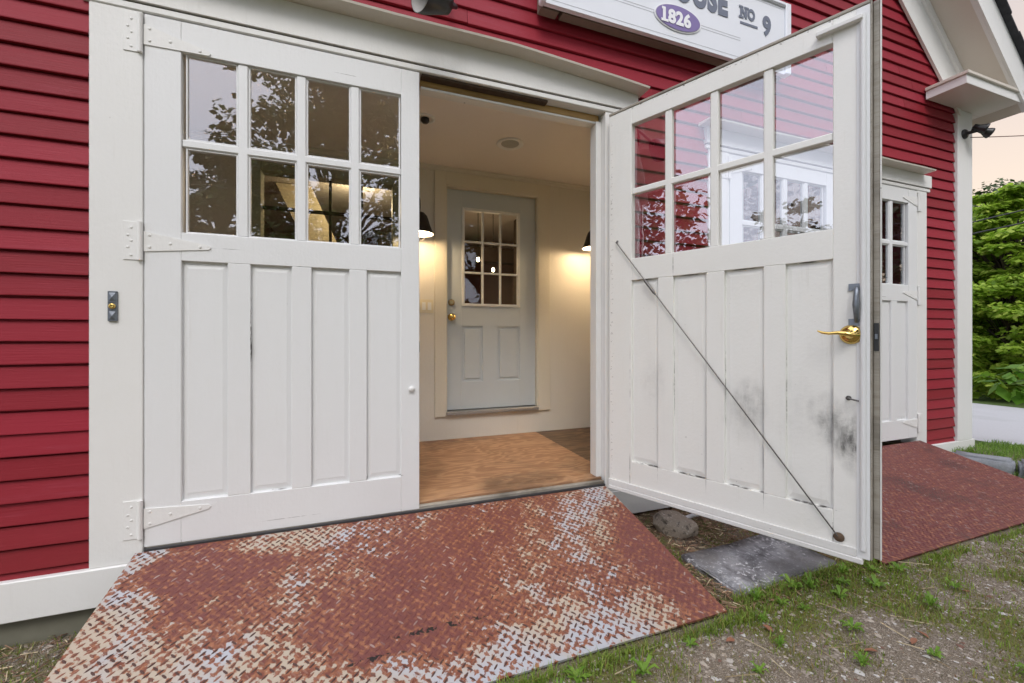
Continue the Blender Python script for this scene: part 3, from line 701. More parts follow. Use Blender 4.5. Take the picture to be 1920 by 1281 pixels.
# floodlight on the corner board
o = empty('floodlight', (5.66, 0, 3.235), 'black security floodlight on the white corner board under the eave', 'floodlight')
m = MB(); m.lathe([(.06, 0), (.06, .03), (.045, .045), (0, .05)], (0, -.0, 0), (0, -1, 0)); m.build('mount', BLACKPL, o)
GL2 = simple('lamp_lens', (.55, .6, .58), .12, .3, .1, 20, 0)
def head(c0, ax):
    ax = Vector(ax).normalized(); c0 = Vector(c0)
    m = MB(); m.tube([(0, -.045, 0), (0, -.09, -.005), c0 - ax*.06], .02, 10); m.lathe([(0, -.075), (.03, -.07), (.034, -.02), (.058, .04), (.062, .06), (.058, .06), (.03, -.01)], c0, ax); h = m.build('lamp_head', BLACKPL, o)
    m = MB(); m.lathe([(.057, .056), (.04, .063), (0, .067)], c0, ax); m.build('lens', GL2, h)
head((.09, -.17, -.02), (.72, -.45, -.42)); head((.02, -.16, .02), (.55, -.75, -.5)); o.scale = (.78, .78, .78)
m = MB(); m.tube([(5.68, -.05, 3.19)] + [(5.68 + t*3, -.05 - t*2.2, 3.19 - .12*math.sin(math.pi*t) + .25*t*t) for t in np.linspace(.05, 1, 14)], .004, 6)
tag(m.build('lamp_cable', simple('brown_cable', (.16, .09, .07), .6)), 'thin brown cable leading off from the floodlight', 'cable')

# ================================================================== RAMPS
PALE = [(-.95, -.75, .34, .75, .26), (-.50, -.88, .60, .46, .20), (.05, -1.0, .75, .24, .18), (.85, -.98, .55, .24, .20), (-.32, -.07, .36, .15, .22), (-.92, -.02, .12, .10, .4), (1.42, -.03, .15, .12, .34), (1.10, -.25, .42, .40, .09), (.75, -.70, .5, .40, .07), (-.15, -.40, .35, .22, .07),
        (.35, -.42, .45, .30, -.15), (-.62, -.20, .34, .13, -.24), (.6, -.12, .3, .12, -.12), (1.42, -.62, .20, .45, -.14), (.10, -.72, .25, .14, -.12)]
def ramp_mat(name, red):
    t = NT(name); v = t.co()
    n1 = t.noise(v, 2.3, 6, .62); n2 = t.noise(v, 9, 5, .65); n3 = t.noise(v, 45, 4, .6)
    if not red:
        bias = t.spots(PALE, v, (0, 1))
    else: bias = -.22
    L = t.ma('ADD', t.ma('ADD', t.ma('MULTIPLY', n1, .62), t.ma('MULTIPLY', n2, .38)), bias)
    n4 = t.noise(v, 30, 4, .65)
    xyz = t.sep(v); PS = .0257; u0 = 2.60 if red else -.962
    gx = t.ma('MULTIPLY', t.ma('SUBTRACT', xyz[0], u0+.018), .70711/PS); gy = t.ma('MULTIPLY', t.ma('ADD', xyz[1], .020), .70711/PS)
    fx = t.ma('FRACT', t.ma('ADD', t.ma('ADD', gx, gy), 200.5)); fy = t.ma('FRACT', t.ma('ADD', t.ma('SUBTRACT', gy, gx), 200.5))
    fx = t.ma('SUBTRACT', fx, .5); fy = t.ma('SUBTRACT', fy, .5)
    cell = t.ma('SQRT', t.ma('ADD', t.ma('MULTIPLY', fx, fx), t.ma('MULTIPLY', fy, fy)))     # 0 on a tread, .7 between four treads
    zone = t.step(L, .38, .72)
    Lf = t.ma('ADD', t.ma('MULTIPLY', zone, .36), t.ma('ADD', t.ma('MULTIPLY', t.ma('SUBTRACT', n4, .5), 1.2), t.ma('ADD', t.ma('MULTIPLY', t.ma('SUBTRACT', n3, .5), .25), t.ma('MULTIPLY', cell, .36))))
    maroon = t.mix(n2, (.120, .036, .030), (.205, .064, .054)) if not red else t.mix(n2, (.105, .024, .022), (.165, .040, .038))
    orange = t.mix(t.step(n3, .35, .68), (.17, .048, .026), (.36, .15, .075))
    pale = t.mix(t.step(t.noise(v, 2.6, 3), .45, .62), (.45, .375, .29), (.43, .44, .475))
    c = t.mix(t.step(Lf, .08, .36), maroon, orange)
    c = t.mix(t.step(Lf, .40, .50), c, pale)
    if red:
        gloss_streak = t.noise(t.scale(v, (26, 7, 7), (0, 0, R(-35))), 3, 4, .6); c = t.mix(t.ma('MULTIPLY', t.step(gloss_streak, .60, .72), t.step(n1, .42, .60, .0, .75)), c, (.42, .29, .27)); c = t.mix(t.step(n1, .52, .66), c, (.075, .028, .024))  # pale streaks paint the gloss of the plate into its colour
    else:
        hole = t.ma('MULTIPLY', t.step(t.noise(v, 22, 4, .7), .52, .56), t.spots([(.30, -.735, .22, .016, 1), (.05, -.80, .12, .013, 1), (-.18, -.87, .05, .014, 1)], v, (0, 1)))
        c = t.mix(t.ma('MINIMUM', t.ma('MULTIPLY', hole, 3), 1), c, (.012, .008, .007))
    t.bump(t.ma('ADD', n3, n2), .25, .003)
    lt = t.fin(c, t.ma('ADD', t.ma('MULTIPLY', n2, .3), .38), 0, .5)
    u = NT(name + '_treads'); v = u.co(); r = u.rnd()
    n1 = u.noise(v, 2.3, 6, .62); n2 = u.noise(v, 9, 5, .65)
    if red: bb = -.2
    else:
        bb = u.spots(PALE, v, (0, 1))
    L = u.ma('ADD', u.ma('ADD', u.ma('MULTIPLY', n1, .62), u.ma('MULTIPLY', n2, .38)), bb)
    dark = u.mix(u.step(r, .3, .9), (.080, .038, .030), (.27, .12, .08)); worn = u.mix(u.ma('MULTIPLY', u.step(r, .84, 1.0), .35 if red else .6), (u.mix(n2, (.115, .027, .025), (.175, .045, .042)) if red else u.mix(n2, (.13, .04, .035), (.21, .07, .06))), (.52, .43, .38))  # dark: rust plus painted shadow lines; worn: wear, and painted glints on red
    u.bump(u.noise(v, 60, 3), .2, .002)
    return [lt, u.fin(u.mix(u.step(L, .47, .57), worn, dark), .5, 0, .5)]
RW, RD = 2.465, .985
SLOPE = math.atan2(.226, .98)
def ramp(u0, mats, label, width=RW):
    m = MB(); n = 40; vs = []; fs = []
    for j in range(13):
        for i in range(n+1): vs.append((u0 + width*i/n, -.006 - RD*j/12, .0025*mnoise.noise(Vector((i*.35+u0, j*.6, 3)))))
    top = len(vs)
    for j in range(12):
        for i in range(n): a = j*(n+1)+i; fs.append((a, a+n+1, a+n+2, a+1))
    m.add(vs, fs)
    m.box(u0, u0+width, -RD-.006, -.006, -.0095, -.0045)
    bd = [k for k in range(n+1)] ; 
    # rim
    e = []
    for i in range(n): e.append((vs[i], vs[i+1]))
    for j in range(12): e.append((vs[j*(n+1)+n], vs[(j+1)*(n+1)+n]))
    for i in range(n, 0, -1): e.append((vs[12*(n+1)+i], vs[12*(n+1)+i-1]))
    for j in range(12, 0, -1): e.append((vs[j*(n+1)], vs[(j-1)*(n+1)]))
    for p, q in e: m.add([p, q, (q[0], q[1], -.0046), (p[0], p[1], -.0046)], [(0, 1, 2, 3)])
    ps = .0257; h5 = math.sqrt(.5)
    for a in range(-60, 80):
        for b in range(-150, 10):
            x = u0 + .018 + (a - b)*ps*h5; y = -.020 + (a + b)*ps*h5; g = R(45 if (a+b) % 2 else -45)
            if not (u0 + .012 < x < u0 + width - .012 and -RD + .008 < y < -.016): continue
            zz = .0025*mnoise.noise(Vector(((x-u0)/width*n*.35+u0, (-y-.006)/RD*12*.6, 3)))
            c, s_ = math.cos(g), math.sin(g); Lh, Wh, h = .0150, .0038, .0025
            base = [(-Lh, 0), (-Lh*.5, -Wh), (Lh*.5, -Wh), (Lh, 0), (Lh*.5, Wh), (-Lh*.5, Wh)]; tp = [(-Lh*.6, 0), (-Lh*.3, -Wh*.55), (Lh*.3, -Wh*.55), (Lh*.6, 0), (Lh*.3, Wh*.55), (-Lh*.3, Wh*.55)]
            q = [(x + px*c - py*s_, y + px*s_ + py*c, zz-.0006) for px, py in base] + [(x + px*c - py*s_, y + px*s_ + py*c, zz + h) for px, py in tp]
            m.add(q, [(k, (k+1) % 6, (k+1) % 6+6, k+6) for k in range(6)] + [(6, 7, 8, 9, 10, 11)], 1)
    o = m.build('steel_ramp', mats); o.location = (0, -.006, .2385); o.rotation_euler = (SLOPE, 0, 0)
    tag(o, label, 'ramp', 'diamond plate ramps at the carriage doors')
    return o
ramp(-.962, ramp_mat('rusted_painted_plate', False), 'rusty diamond plate ramp with worn white patches at the open doorway')
ramp(2.60, ramp_mat('maroon_painted_plate', True), 'dark maroon diamond plate ramp at the farther closed doors', 2.33)

# ================================================================== GROUND
def sstep(x, a, b): t = min(1, max(0, (x-a)/(b-a))); return t*t*(3-2*t)
KD = Vector((.37, -.93)).normalized(); KP = Vector((5.30, -.05))      # line of the granite kerb
def ground_z(x, y):
    z_ = -.10*(1 - sstep(x, -.95, .6)) * (1 - sstep(-y, 1.5, 3.2))
    d = (x-KP.x)*KD.y - (y-KP.y)*KD.x               # signed distance from kerb line (house side positive)
    if x > 4 and y < .5 and y > -4:
        z_ += .085*sstep(-d, .0, .16)*(1 - sstep(x, 6.3, 6.6))
    if x < 6.4: z_ += .018*mnoise.noise(Vector((x*1.1, y*1.1, 0)))*sstep(-y, .2, .5) + .006*mnoise.noise(Vector((x*6, y*6, 2)))
    z_ -= .0
    far = max(abs(x-3), abs(y))
    if x > 10.6: z_ += .25*sstep(x, 10.6, 14) + .1*mnoise.noise(Vector((x*.4, y*.4, 7)))
    return z_ - .004
def green(x, y):
    g = mnoise.noise(Vector((x*1.9, y*1.9, 11)))*.55 + mnoise.noise(Vector((x*5.2, y*5.2, 4)))*.5
    return g + .13 + .20*sstep(y, -1.5, -1.0)*(1 - sstep(x, 2.6, 3.4))*sstep(x, .5, 1.6)
def axis(lo, hi, near, step, far_hi, far_lo):
    a = list(np.arange(lo, hi, step)); k = step; x = hi
    while x < far_hi: a.append(x); k *= 1.22; x += k
    a.append(far_hi); k = step; x = lo; pre = []
    while x > far_lo: k *= 1.22; x -= k; pre.append(max(x, far_lo))
    return pre[::-1] + a
xs = axis(-2.6, 7.2, 0, .045, 600, -600); ys = axis(-3.0, .5, 0, .045, 600, -600)
NX, NY = len(xs), len(ys); V = np.zeros((NX*NY, 3)); G = np.zeros(NX*NY)
for j, y in enumerate(ys):
    for i, x in enumerate(xs):
        V[j*NX+i] = (x, y, ground_z(x, y)); G[j*NX+i] = green(x, y)
I, J = np.meshgrid(np.arange(NX-1), np.arange(NY-1)); a = (J*NX+I).ravel()
F = np.stack([a, a+1, a+NX+1, a+NX], 1)
t = NT('gravel_soil'); v = t.co()
at = t.n('ShaderNodeAttribute'); at.attribute_name = 'green'; gv = at.outputs['Fac']
vc = t.voro(v, 210, 'F1', 'Color'); vd = t.voro(v, 210); fine = t.noise(v, 220, 3); mid = t.noise(v, 14, 5, .65)
gs = t.sep(vc)
stone = t.mix(gs[0], (.22, .18, .14), (.55, .48, .39)); soil = t.mix(mid, (.15, .118, .085), (.32, .265, .20))
c = t.mix(t.step(vd, .55, .25), soil, stone); c = t.mix(t.ma('MULTIPLY', t.step(mid, .45, .7), .6), c, soil)
moss = t.mix(t.noise(v, 60, 4), (.085, .095, .022), (.26, .26, .07))
gm = t.step(t.ma('ADD', gv, t.ma('MULTIPLY', t.ma('SUBTRACT', t.noise(v, 30, 5, .7), .5), 1.5)), .05, .40)
c = t.mix(t.ma('MULTIPLY', gm, .82), c, moss)
xyz = t.sep(v); lawn = t.ma('MAXIMUM', t.step(xyz[0], 5.9, 6.2), t.step(xyz[1], -5.2, -6.5))
c = t.mix(lawn, c, t.mix(t.noise(v, 8, 6, .7), (.045, .085, .018), (.13, .19, .05)))
t.bump(t.ma('ADD', t.ma('MULTIPLY', vd, -1.2), fine), .7, .012)
GROUND = t.fin(c, .92, 0, .25)
g = npmesh('ground', V, F, GROUND, smooth=True); tag(g, kind='structure')
attr = g.data.attributes.new('green', 'FLOAT', 'POINT'); attr.data.foreach_set('value', G.astype(np.float32))

# side street on the right
t = NT('pale_asphalt'); v = t.co(); c = t.mix(t.noise(v, 60, 4), (.34, .34, .35), (.46, .46, .47)); c = t.mix(t.ma('MULTIPLY', t.step(t.noise(v, 1.2, 5), .5, .7), .4), c, (.30, .30, .30)); t.bump(t.noise(v, 150, 2), .3, .004); ASPH = t.fin(c, .85)
m = MB(); P = []
for k in range(40):
    y = -30 + 60*k/39; P += [(6.62 - .06*y, y, .004), (10.52 - .06*y, y, .004)]
m.add(P, [(2*k, 2*k+1, 2*k+3, 2*k+2) for k in range(39)]); rd = m.build('road', ASPH); tag(rd, kind='structure')

# granite kerb stones
def stone_block(name, L, W, H, mat, seed, rough=.012, sub=4):
    bm = bmesh.new(); bmesh.ops.create_cube(bm, size=1); bmesh.ops.scale(bm, vec=(L, W, H), verts=bm.verts)
    bmesh.ops.bevel(bm, geom=bm.edges[:], offset=min(L, W, H)*.12, segments=2, affect='EDGES'); bmesh.ops.triangulate(bm, faces=bm.faces[:])
    for _ in range(2): bmesh.ops.subdivide_edges(bm, edges=[e for e in bm.edges if e.calc_length() > .03], cuts=1); bmesh.ops.triangulate(bm, faces=bm.faces[:])
    for v_ in bm.verts: v_.co += v_.normal*rough*(mnoise.noise(v_.co*9 + Vector((seed, 0, 0))) + .5*mnoise.noise(v_.co*28 + Vector((seed, 3, 0))))
    me = bpy.data.meshes.new(name); bm.to_mesh(me); bm.free()
    for p in me.polygons: p.use_smooth = True
    me.materials.append(mat); o = bpy.data.objects.new(name, me); C.objects.link(o); return o
t = NT('granite'); v = t.co(); c = t.mix(t.noise(v, 90, 3, .7), (.16, .17, .19), (.36, .38, .41)); c = t.mix(t.ma('MULTIPLY', t.step(t.noise(v, 7, 5), .5, .7), .5), c, (.13, .14, .12)); t.bump(t.noise(v, 50, 4), .5, .006); GRAN = t.fin(c, .8)
kl = ['short granite kerb stone nearest the house corner', 'long granite kerb stone at the right edge of the picture', 'granite kerb stone farthest from the house']
d = .02
for i, Lk in enumerate((.40, .78, .8)):
    o = stone_block('kerb_stone', Lk-.018, .17, .30, GRAN, i*7); c_ = KP + KD*(d + Lk/2); d += Lk
    o.location = (c_.x, c_.y, -.030); o.rotation_euler = (R(random.uniform(-2, 2)), 0, math.atan2(KD.y, KD.x)); tag(o, kl[i], 'kerb stone', 'granite kerb stones')

# slab, rock, pipe
t = NT('slab_stone'); v = t.co(); c = t.mix(t.step(t.noise(v, 7, 7, .75), .3, .7), (.085, .08, .085), (.44, .44, .46)); c = t.mix(t.step(t.noise(v, 55, 4, .6), .56, .66), c, (.62, .62, .64)); c = t.mix(t.ma('MULTIPLY', t.step(t.noise(v, 3.5, 5, .65), .48, .62), .75), c, (.10, .09, .085)); t.bump(t.ma('ADD', t.noise(v, 40, 5), t.ma('MULTIPLY', t.noise(v, 9, 6, .7), 2)), .8, .008); SLAB = t.fin(c, .8)
o = stone_block('stone_slab', .73, .37, .06, SLAB, 3, .013); o.location = (2.02, -.705, -.012); o.rotation_euler = (R(1.0), 0, R(3)); tag(o, 'flat grey stone slab on the ground beneath the open door', 'slab')
t = NT('field_stone'); v = t.co(); c = t.mix(t.noise(v, 9, 6, .7), (.17, .135, .105), (.46, .39, .31)); c = t.mix(t.step(t.noise(v, 60, 4), .60, .68), c, (.55, .50, .43)); c = t.mix(t.step(t.noise(v, 22, 5, .7), .52, .64), c, (.10, .08, .065)); t.bump(t.ma('ADD', t.noise(v, 30, 5), t.noise(v, 90, 4)), .9, .008); ROCK = t.fin(c, .85)
bm = bmesh.new(); bmesh.ops.create_icosphere(bm, subdivisions=4, radius=1)
for v_ in bm.verts:
    p = v_.co.copy(); q = p*(1 + .22*mnoise.noise(p*1.3 + Vector((4, 2, 0))) + .07*mnoise.noise(p*4) + .02*mnoise.noise(p*12)); q.z = min(q.z, .72 + .12*q.x); v_.co = Vector((q.x*.135, q.y*.085, q.z*.085))
me = bpy.data.meshes.new('rock'); bm.to_mesh(me); bm.free(); [setattr(p, 'use_smooth', True) for p in me.polygons]; me.materials.append(ROCK)
o = bpy.data.objects.new('rock', me); C.objects.link(o); o.location = (1.83, -.285, .045); o.rotation_euler = (R(8), R(10), R(-48)); tag(o, 'rounded brown rock lying between ramp and stone slab', 'rock')
m = MB(); A = Vector((1.86, -.225, .030)); B = Vector((2.125, -.205, .052)); dd = (B-A)
m.tube([A, A+dd*.8, A + dd*.8, B], [.013, .013, .0165, .0165], 14, caps=False)
m.tube([B, A], [.0125, .0095], 14, caps=False)
tag(m.build('plastic_pipe', PVC), 'short white plastic pipe lying behind the rock', 'pipe')

# ---------------- gravel, mulch, grass, weeds
def blocked(x, y, pad=0.0):
    if y > .03: return True
    if -.97-pad < x < 1.51+pad and y > -.99-pad: return True
    if 2.59-pad < x < 4.94+pad and y > -.99-pad: return True
    if 1.65 < x < 2.39 and -.89 < y < -.52: return True
    return False
OCT = np.array([(1, 0, 0), (0, 1, 0), (-1, 0, 0), (0, -1, 0), (.1, .1, .7), (0, 0, -.6), (.75, .72, .15), (-.7, .7, -.1), (-.72, -.7, .2), (.7, -.72, 0)])
import itertools
bmx = bmesh.new(); vv = [bmx.verts.new(p) for p in OCT]; bmesh.ops.convex_hull(bmx, input=bmx.verts); bmx.verts.index_update(); bmesh.ops.triangulate(bmx, faces=bmx.faces[:])
HV = np.array([v_.co[:] for v_ in bmx.verts]); HF = np.array([[w.index for w in f.verts] for f in bmx.faces]); bmx.free()
def pebbles(name, n, area, size, mat, label, cat, tries=6):
    Vs, Fs = [], []; k = 0
    while k < n:
        x, y = area(); 
        if blocked(x, y): continue
        if green(x, y) > .14 and random.random() < .5: continue
        s_ = size*(.35 + random.random()**2.2*1.6); A_ = random.uniform(0, 6.28); c, sn = math.cos(A_), math.sin(A_)
        v_ = HV*(1 + .25*rng.standard_normal(HV.shape))*np.array([s_, s_*random.uniform(.6, 1), s_*random.uniform(.4, .75)])
        v_ = np.stack([v_[:, 0]*c - v_[:, 1]*sn + x, v_[:, 0]*sn + v_[:, 1]*c + y, v_[:, 2] + ground_z(x, y) + s_*.12], 1)
        Vs.append(v_); Fs.append(HF + k*len(HV)); k += 1
    o = npmesh(name, np.concatenate(Vs), np.concatenate(Fs), mat); tag(o, label, cat, kind='stuff'); return o
def near_area():
    r = random.random()
    if r < .80: return random.uniform(.2, 5.4), -.95 - random.random()**1.3*1.5
    if r < .92: return random.uniform(-2.4, -.9), random.uniform(-1.2, .05)
    if r < .96: return random.uniform(1.5, 2.7), random.uniform(-1.0, -.42)
    return random.uniform(-2.2, 6), random.uniform(-4, -.95)
t = NT('gravel_stones'); r = t.rnd(); v = t.co()
c = t.mix(r, (.20, .165, .13), (.54, .47, .39)); c = t.mix(t.step(r, .86, .90), c, (.62, .60, .57)); c = t.mix(t.step(r, .05, .04), c, (.19, .085, .06)); c = t.mix(t.ma('MULTIPLY', t.noise(v, 90, 3), .5), c, (.16, .13, .10)); GRAV = t.fin(c, .85)
pebbles('gravel', 30000, near_area, .0043, GRAV, 'loose brown and grey gravel in front of the ramps', 'gravel')
pebbles('coarse_gravel', 2600, near_area, .0082, GRAV, 'scattered larger stones among the loose gravel', 'gravel')

def slivers(name, n, area, mat, L0, L1, w, label, cat, kind='stuff'):
    V, F = [], []; k = 0
    while k < n:
        x, y = area()
        if blocked(x, y): continue
        z_ = ground_z(x, y) + random.uniform(.002, .016); L = random.uniform(L0, L1); a = random.uniform(0, 6.28); p = random.uniform(-.25, .25); ww = w*random.uniform(.5, 1.3)
        dx, dy = math.cos(a), math.sin(a); nx_, ny_ = -dy*ww, dx*ww; h = L*math.sin(p)
        V += [(x-dx*L/2-nx_, y-dy*L/2-ny_, z_-h/2), (x-dx*L/2+nx_, y-dy*L/2+ny_, z_-h/2+.002), (x+dx*L/2+nx_, y+dy*L/2+ny_, z_+h/2+.002), (x+dx*L/2-nx_, y+dy*L/2-ny_, z_+h/2)]
        F.append((k*4, k*4+1, k*4+2, k*4+3)); k += 1
    o = npmesh(name, np.array(V), np.array(F), mat); tag(o, label, cat, kind=kind); return o
t = NT('dead_needles'); r = t.rnd(); c = t.mix(r, (.09, .05, .03), (.34, .20, .12)); c = t.mix(t.step(r, .86, .90), c, (.55, .45, .28)); NEEDLE = t.fin(c, .8)
slivers('mulch', 8000, lambda: (random.uniform(1.45, 2.65), random.uniform(-.98, .03)) if random.random() < .75 else (random.uniform(-2.2, -.93), random.uniform(-.75, .03)), NEEDLE, .012, .05, .0016, 'brown dead needles and mulch along the foundation', 'mulch')
t = NT('dry_straw'); r = t.rnd(); STRAW = t.fin(t.mix(r, (.20, .14, .07), (.50, .42, .26)), .8)
slivers('dry_grass', 520, lambda: (random.uniform(.2, 5.2), random.uniform(-2.3, -.95)) if random.random() < .7 else (random.uniform(-2.2, -.9), random.uniform(-.7, .0)), STRAW, .03, .14, .0013, 'dry straw strands scattered over the gravel', 'dry grass')

def blades(name, n, area, mat, hlo, hhi, w, label, cat, thr):
    V, F = [], []; k = 0; tries = 0
    while k < n and tries < n*60:
        tries += 1; x, y = area()
        if blocked(x, y, .0): continue
        if thr is not None and green(x, y) + random.uniform(-.28, .28) < thr: continue
        z_ = ground_z(x, y)-.002; h = random.uniform(hlo, hhi); a = random.uniform(0, 6.28); b = random.uniform(.2, 1.0)*h; ww = w*random.uniform(.6, 1.3)
        dx, dy = math.cos(a), math.sin(a); nx_, ny_ = -dy*ww, dx*ww
        V += [(x-nx_, y-ny_, z_), (x+nx_, y+ny_, z_), (x+dx*b*.4+nx_*.8, y+dy*b*.4+ny_*.8, z_+h*.7), (x+dx*b*.4-nx_*.8, y+dy*b*.4-ny_*.8, z_+h*.7), (x+dx*b+nx_*.1, y+dy*b+ny_*.1, z_+h), (x+dx*b-nx_*.1, y+dy*b-ny_*.1, z_+h)]
        F += [(k*6, k*6+1, k*6+2, k*6+3), (k*6+3, k*6+2, k*6+4, k*6+5)]; k += 1
    o = npmesh(name, np.array(V), np.array(F), mat); tag(o, label, cat, kind='stuff'); return o
def leafmat(name, a, b, tr=.35, third=None):
    t = NT(name); r = t.rnd(); c = t.mix(r, a, b)
    if third: c = t.mix(t.step(r, .86, .9), c, third)
    t.fin(c, .5, 0, .4)
    tl = t.n('ShaderNodeBsdfTranslucent'); t.lk(c, tl.inputs[0]); mx = t.n('ShaderNodeMixShader'); mx.inputs[0].default_value = tr
    t.t.links.new(t.b.outputs[0], mx.inputs[1]); t.t.links.new(tl.outputs[0], mx.inputs[2]); t.t.links.new(mx.outputs[0], t.out.inputs[0]); return t.m
GRASS = leafmat('short_grass', (.14, .24, .03), (.36, .47, .085), .4, (.34, .26, .10)); MOSS = leafmat('moss_blades', (.15, .16, .026), (.34, .34, .065), .35, (.20, .11, .05)); LAWN = leafmat('lawn_blades', (.10, .22, .025), (.27, .42, .07), .4)
blades('moss', 52000, near_area, MOSS, .004, .014, .0016, 'olive moss growing in patches on the gravel', 'moss', .08)
blades('grass', 20000, near_area, GRASS, .010, .032, .0018, 'short green grass tufts in the gravel', 'grass', .20)
blades('lawn', 9000, lambda: (random.uniform(5.35, 6.75), random.uniform(-1.6, .9)) if random.random() < .9 else (random.uniform(5.9, 6.7), random.uniform(.9, 6)), LAWN, .02, .06, .0026, 'bright green lawn strip between kerb stones and road', 'grass', None)

def ramp_edge():
    while True:
        x = random.uniform(-.6, 1.62) if random.random() < .7 else random.uniform(2.55, 4.9)
        y = -1.0 - abs(random.gauss(0, .030))
        if mnoise.noise(Vector((x*3.1, 5, 9))) + random.uniform(-.2, .2) > -.05: return x, y
blades('edge_grass', 3600, ramp_edge, GRASS, .012, .05, .0018, 'fringe of green grass along the front edge of the ramps', 'grass', None)
blades('slab_grass', 1500, lambda: (random.uniform(1.6, 2.6), -.90 - abs(random.gauss(0, .04))), GRASS, .012, .05, .0018, 'fringe of green grass along the stone slab', 'grass', None)
def weed_mesh(n, L, W, lift, seed):
    rr = random.Random(seed); V, F = [], []
    for i in range(n):
        a = i*2.399 + rr.uniform(-.3, .3); l = L*rr.uniform(.55, 1.1); w = W*rr.uniform(.7, 1.1); e = lift*rr.uniform(.4, 1.5); dx, dy = math.cos(a), math.sin(a); o = len(V)
        for t_, ww, zz in ((.08, .15, .1), (.35, .8, .6), (.68, 1, 1.0), (1, .08, .75)):
            for sg in (-1, 0, 1):
                V.append((dx*l*t_ - dy*w*ww*sg, dy*l*t_ + dx*w*ww*sg, e*zz*l - (.0 if sg else .12*w) + .01))
        for j in range(3):
            for s_ in range(2): b = o + j*3 + s_; F.append((b, b+1, b+4, b+3))
    return np.array(V), np.array(F)
WEED = leafmat('weed_leaf', (.11, .24, .022), (.28, .46, .07), .45)
wm = [weed_mesh(15, .055, .0075, .55, 1), weed_mesh(19, .045, .006, .8, 2), weed_mesh(12, .06, .010, .5, 3)]
protos = []
wlab = 'small bright green broadleaf weed growing in the gravel'
spots_w = [(.72, -1.05), (.62, -1.10), (.95, -1.12), (1.22, -1.06), (1.62, -1.05), (1.80, -1.00), (1.86, -1.06), (2.02, -.98), (2.10, -1.06), (2.22, -1.00), (2.30, -.95), (2.34, -1.07), (2.48, -.98), (1.55, -1.18), (1.35, -1.25), (1.05, -1.28), (1.75, -1.35), (2.05, -1.42), (1.92, -1.22), (2.4, -1.25), (2.7, -1.2), (1.3, -1.42), (1.6, -1.5), (.86, -1.2), (2.62, -1.02), (1.70, -.95), (1.95, -.94), (2.16, -.93), (3.1, -1.3), (2.9, -1.5), (2.25, -1.6), (1.15, -1.55)]
for i, (x, y) in enumerate(spots_w):
    if i < 3: o = npmesh('weed', *wm[i], WEED, smooth=True); protos.append(o)
    else: o = protos[i % 3].copy(); C.objects.link(o)
    o.location = (x, y, ground_z(x, y)); o.rotation_euler = (0, 0, random.uniform(0, 6)); s_ = random.uniform(.5, .95); o.scale = (s_, s_, s_*random.uniform(.8, 1.4)); tag(o, wlab, 'weed', 'broadleaf weeds in the gravel')

FALL = simple('fallen_leaf_brown', (.26, .11, .06), .7, 0, .35, 40, .1)
fp = None
for i in range(14):
    x, y = random.uniform(.8, 4.2), random.uniform(-1.75, -1.02)
    if fp is None:
        mb = MB(); mb.add([(-.022, 0, .002), (-.008, -.010, .008), (.010, -.009, .006), (.024, 0, .001), (.010, .009, .008), (-.008, .010, .005), (0, 0, .001)], [(0, 1, 6), (1, 2, 6), (2, 3, 6), (3, 4, 6), (4, 5, 6), (5, 0, 6)]); fp = o = mb.build('fallen_leaf', FALL, smooth=True)
    else: o = fp.copy(); C.objects.link(o)
    o.location = (x, y, ground_z(x, y) + .008); o.rotation_euler = (random.uniform(-.2, .2), random.uniform(-.2, .2), random.uniform(0, 6)); o.scale = (random.uniform(.6, 1.2),)*3
    tag(o, 'small curled brown dead leaf lying on the gravel', 'dead leaf', 'dead leaves on the gravel')

# ================================================================== TREES
BARK = simple('tree_bark', (.085, .065, .05), .9, 0, .4, 18, .6)
def leaf_cloud(centres, radii, per, size, rr, droop=.0, flat=.6, aspect=.5):
    n = len(centres)*per; cen = np.repeat(np.array(centres), per, 0); rad = np.repeat(np.array(radii), per, 0)
    d = rr.standard_normal((n, 3)); d /= np.linalg.norm(d, axis=1, keepdims=True); d *= (rr.random((n, 1))**.45)
    d[:, 2] *= flat; p = cen + d*rad[:, None]
    a = np.arctan2(d[:, 1], d[:, 0]) + rr.normal(0, .9, n); tilt = rr.normal(-droop*2.2, .35, n); s_ = size*(.55 + .8*rr.random(n))
    f = np.stack([np.cos(a)*np.cos(tilt), np.sin(a)*np.cos(tilt), np.sin(tilt)], 1)
    sd = np.stack([-np.sin(a), np.cos(a), rr.normal(0, .25, n)], 1); sd /= np.linalg.norm(sd, axis=1, keepdims=True)
    V = np.stack([p, p + f*(s_*.5)[:, None] + sd*(s_*aspect)[:, None], p + f*s_[:, None], p + f*(s_*.5)[:, None] - sd*(s_*aspect)[:, None]], 1).reshape(-1, 3)
    F = np.arange(n*4).reshape(-1, 4); return V, F
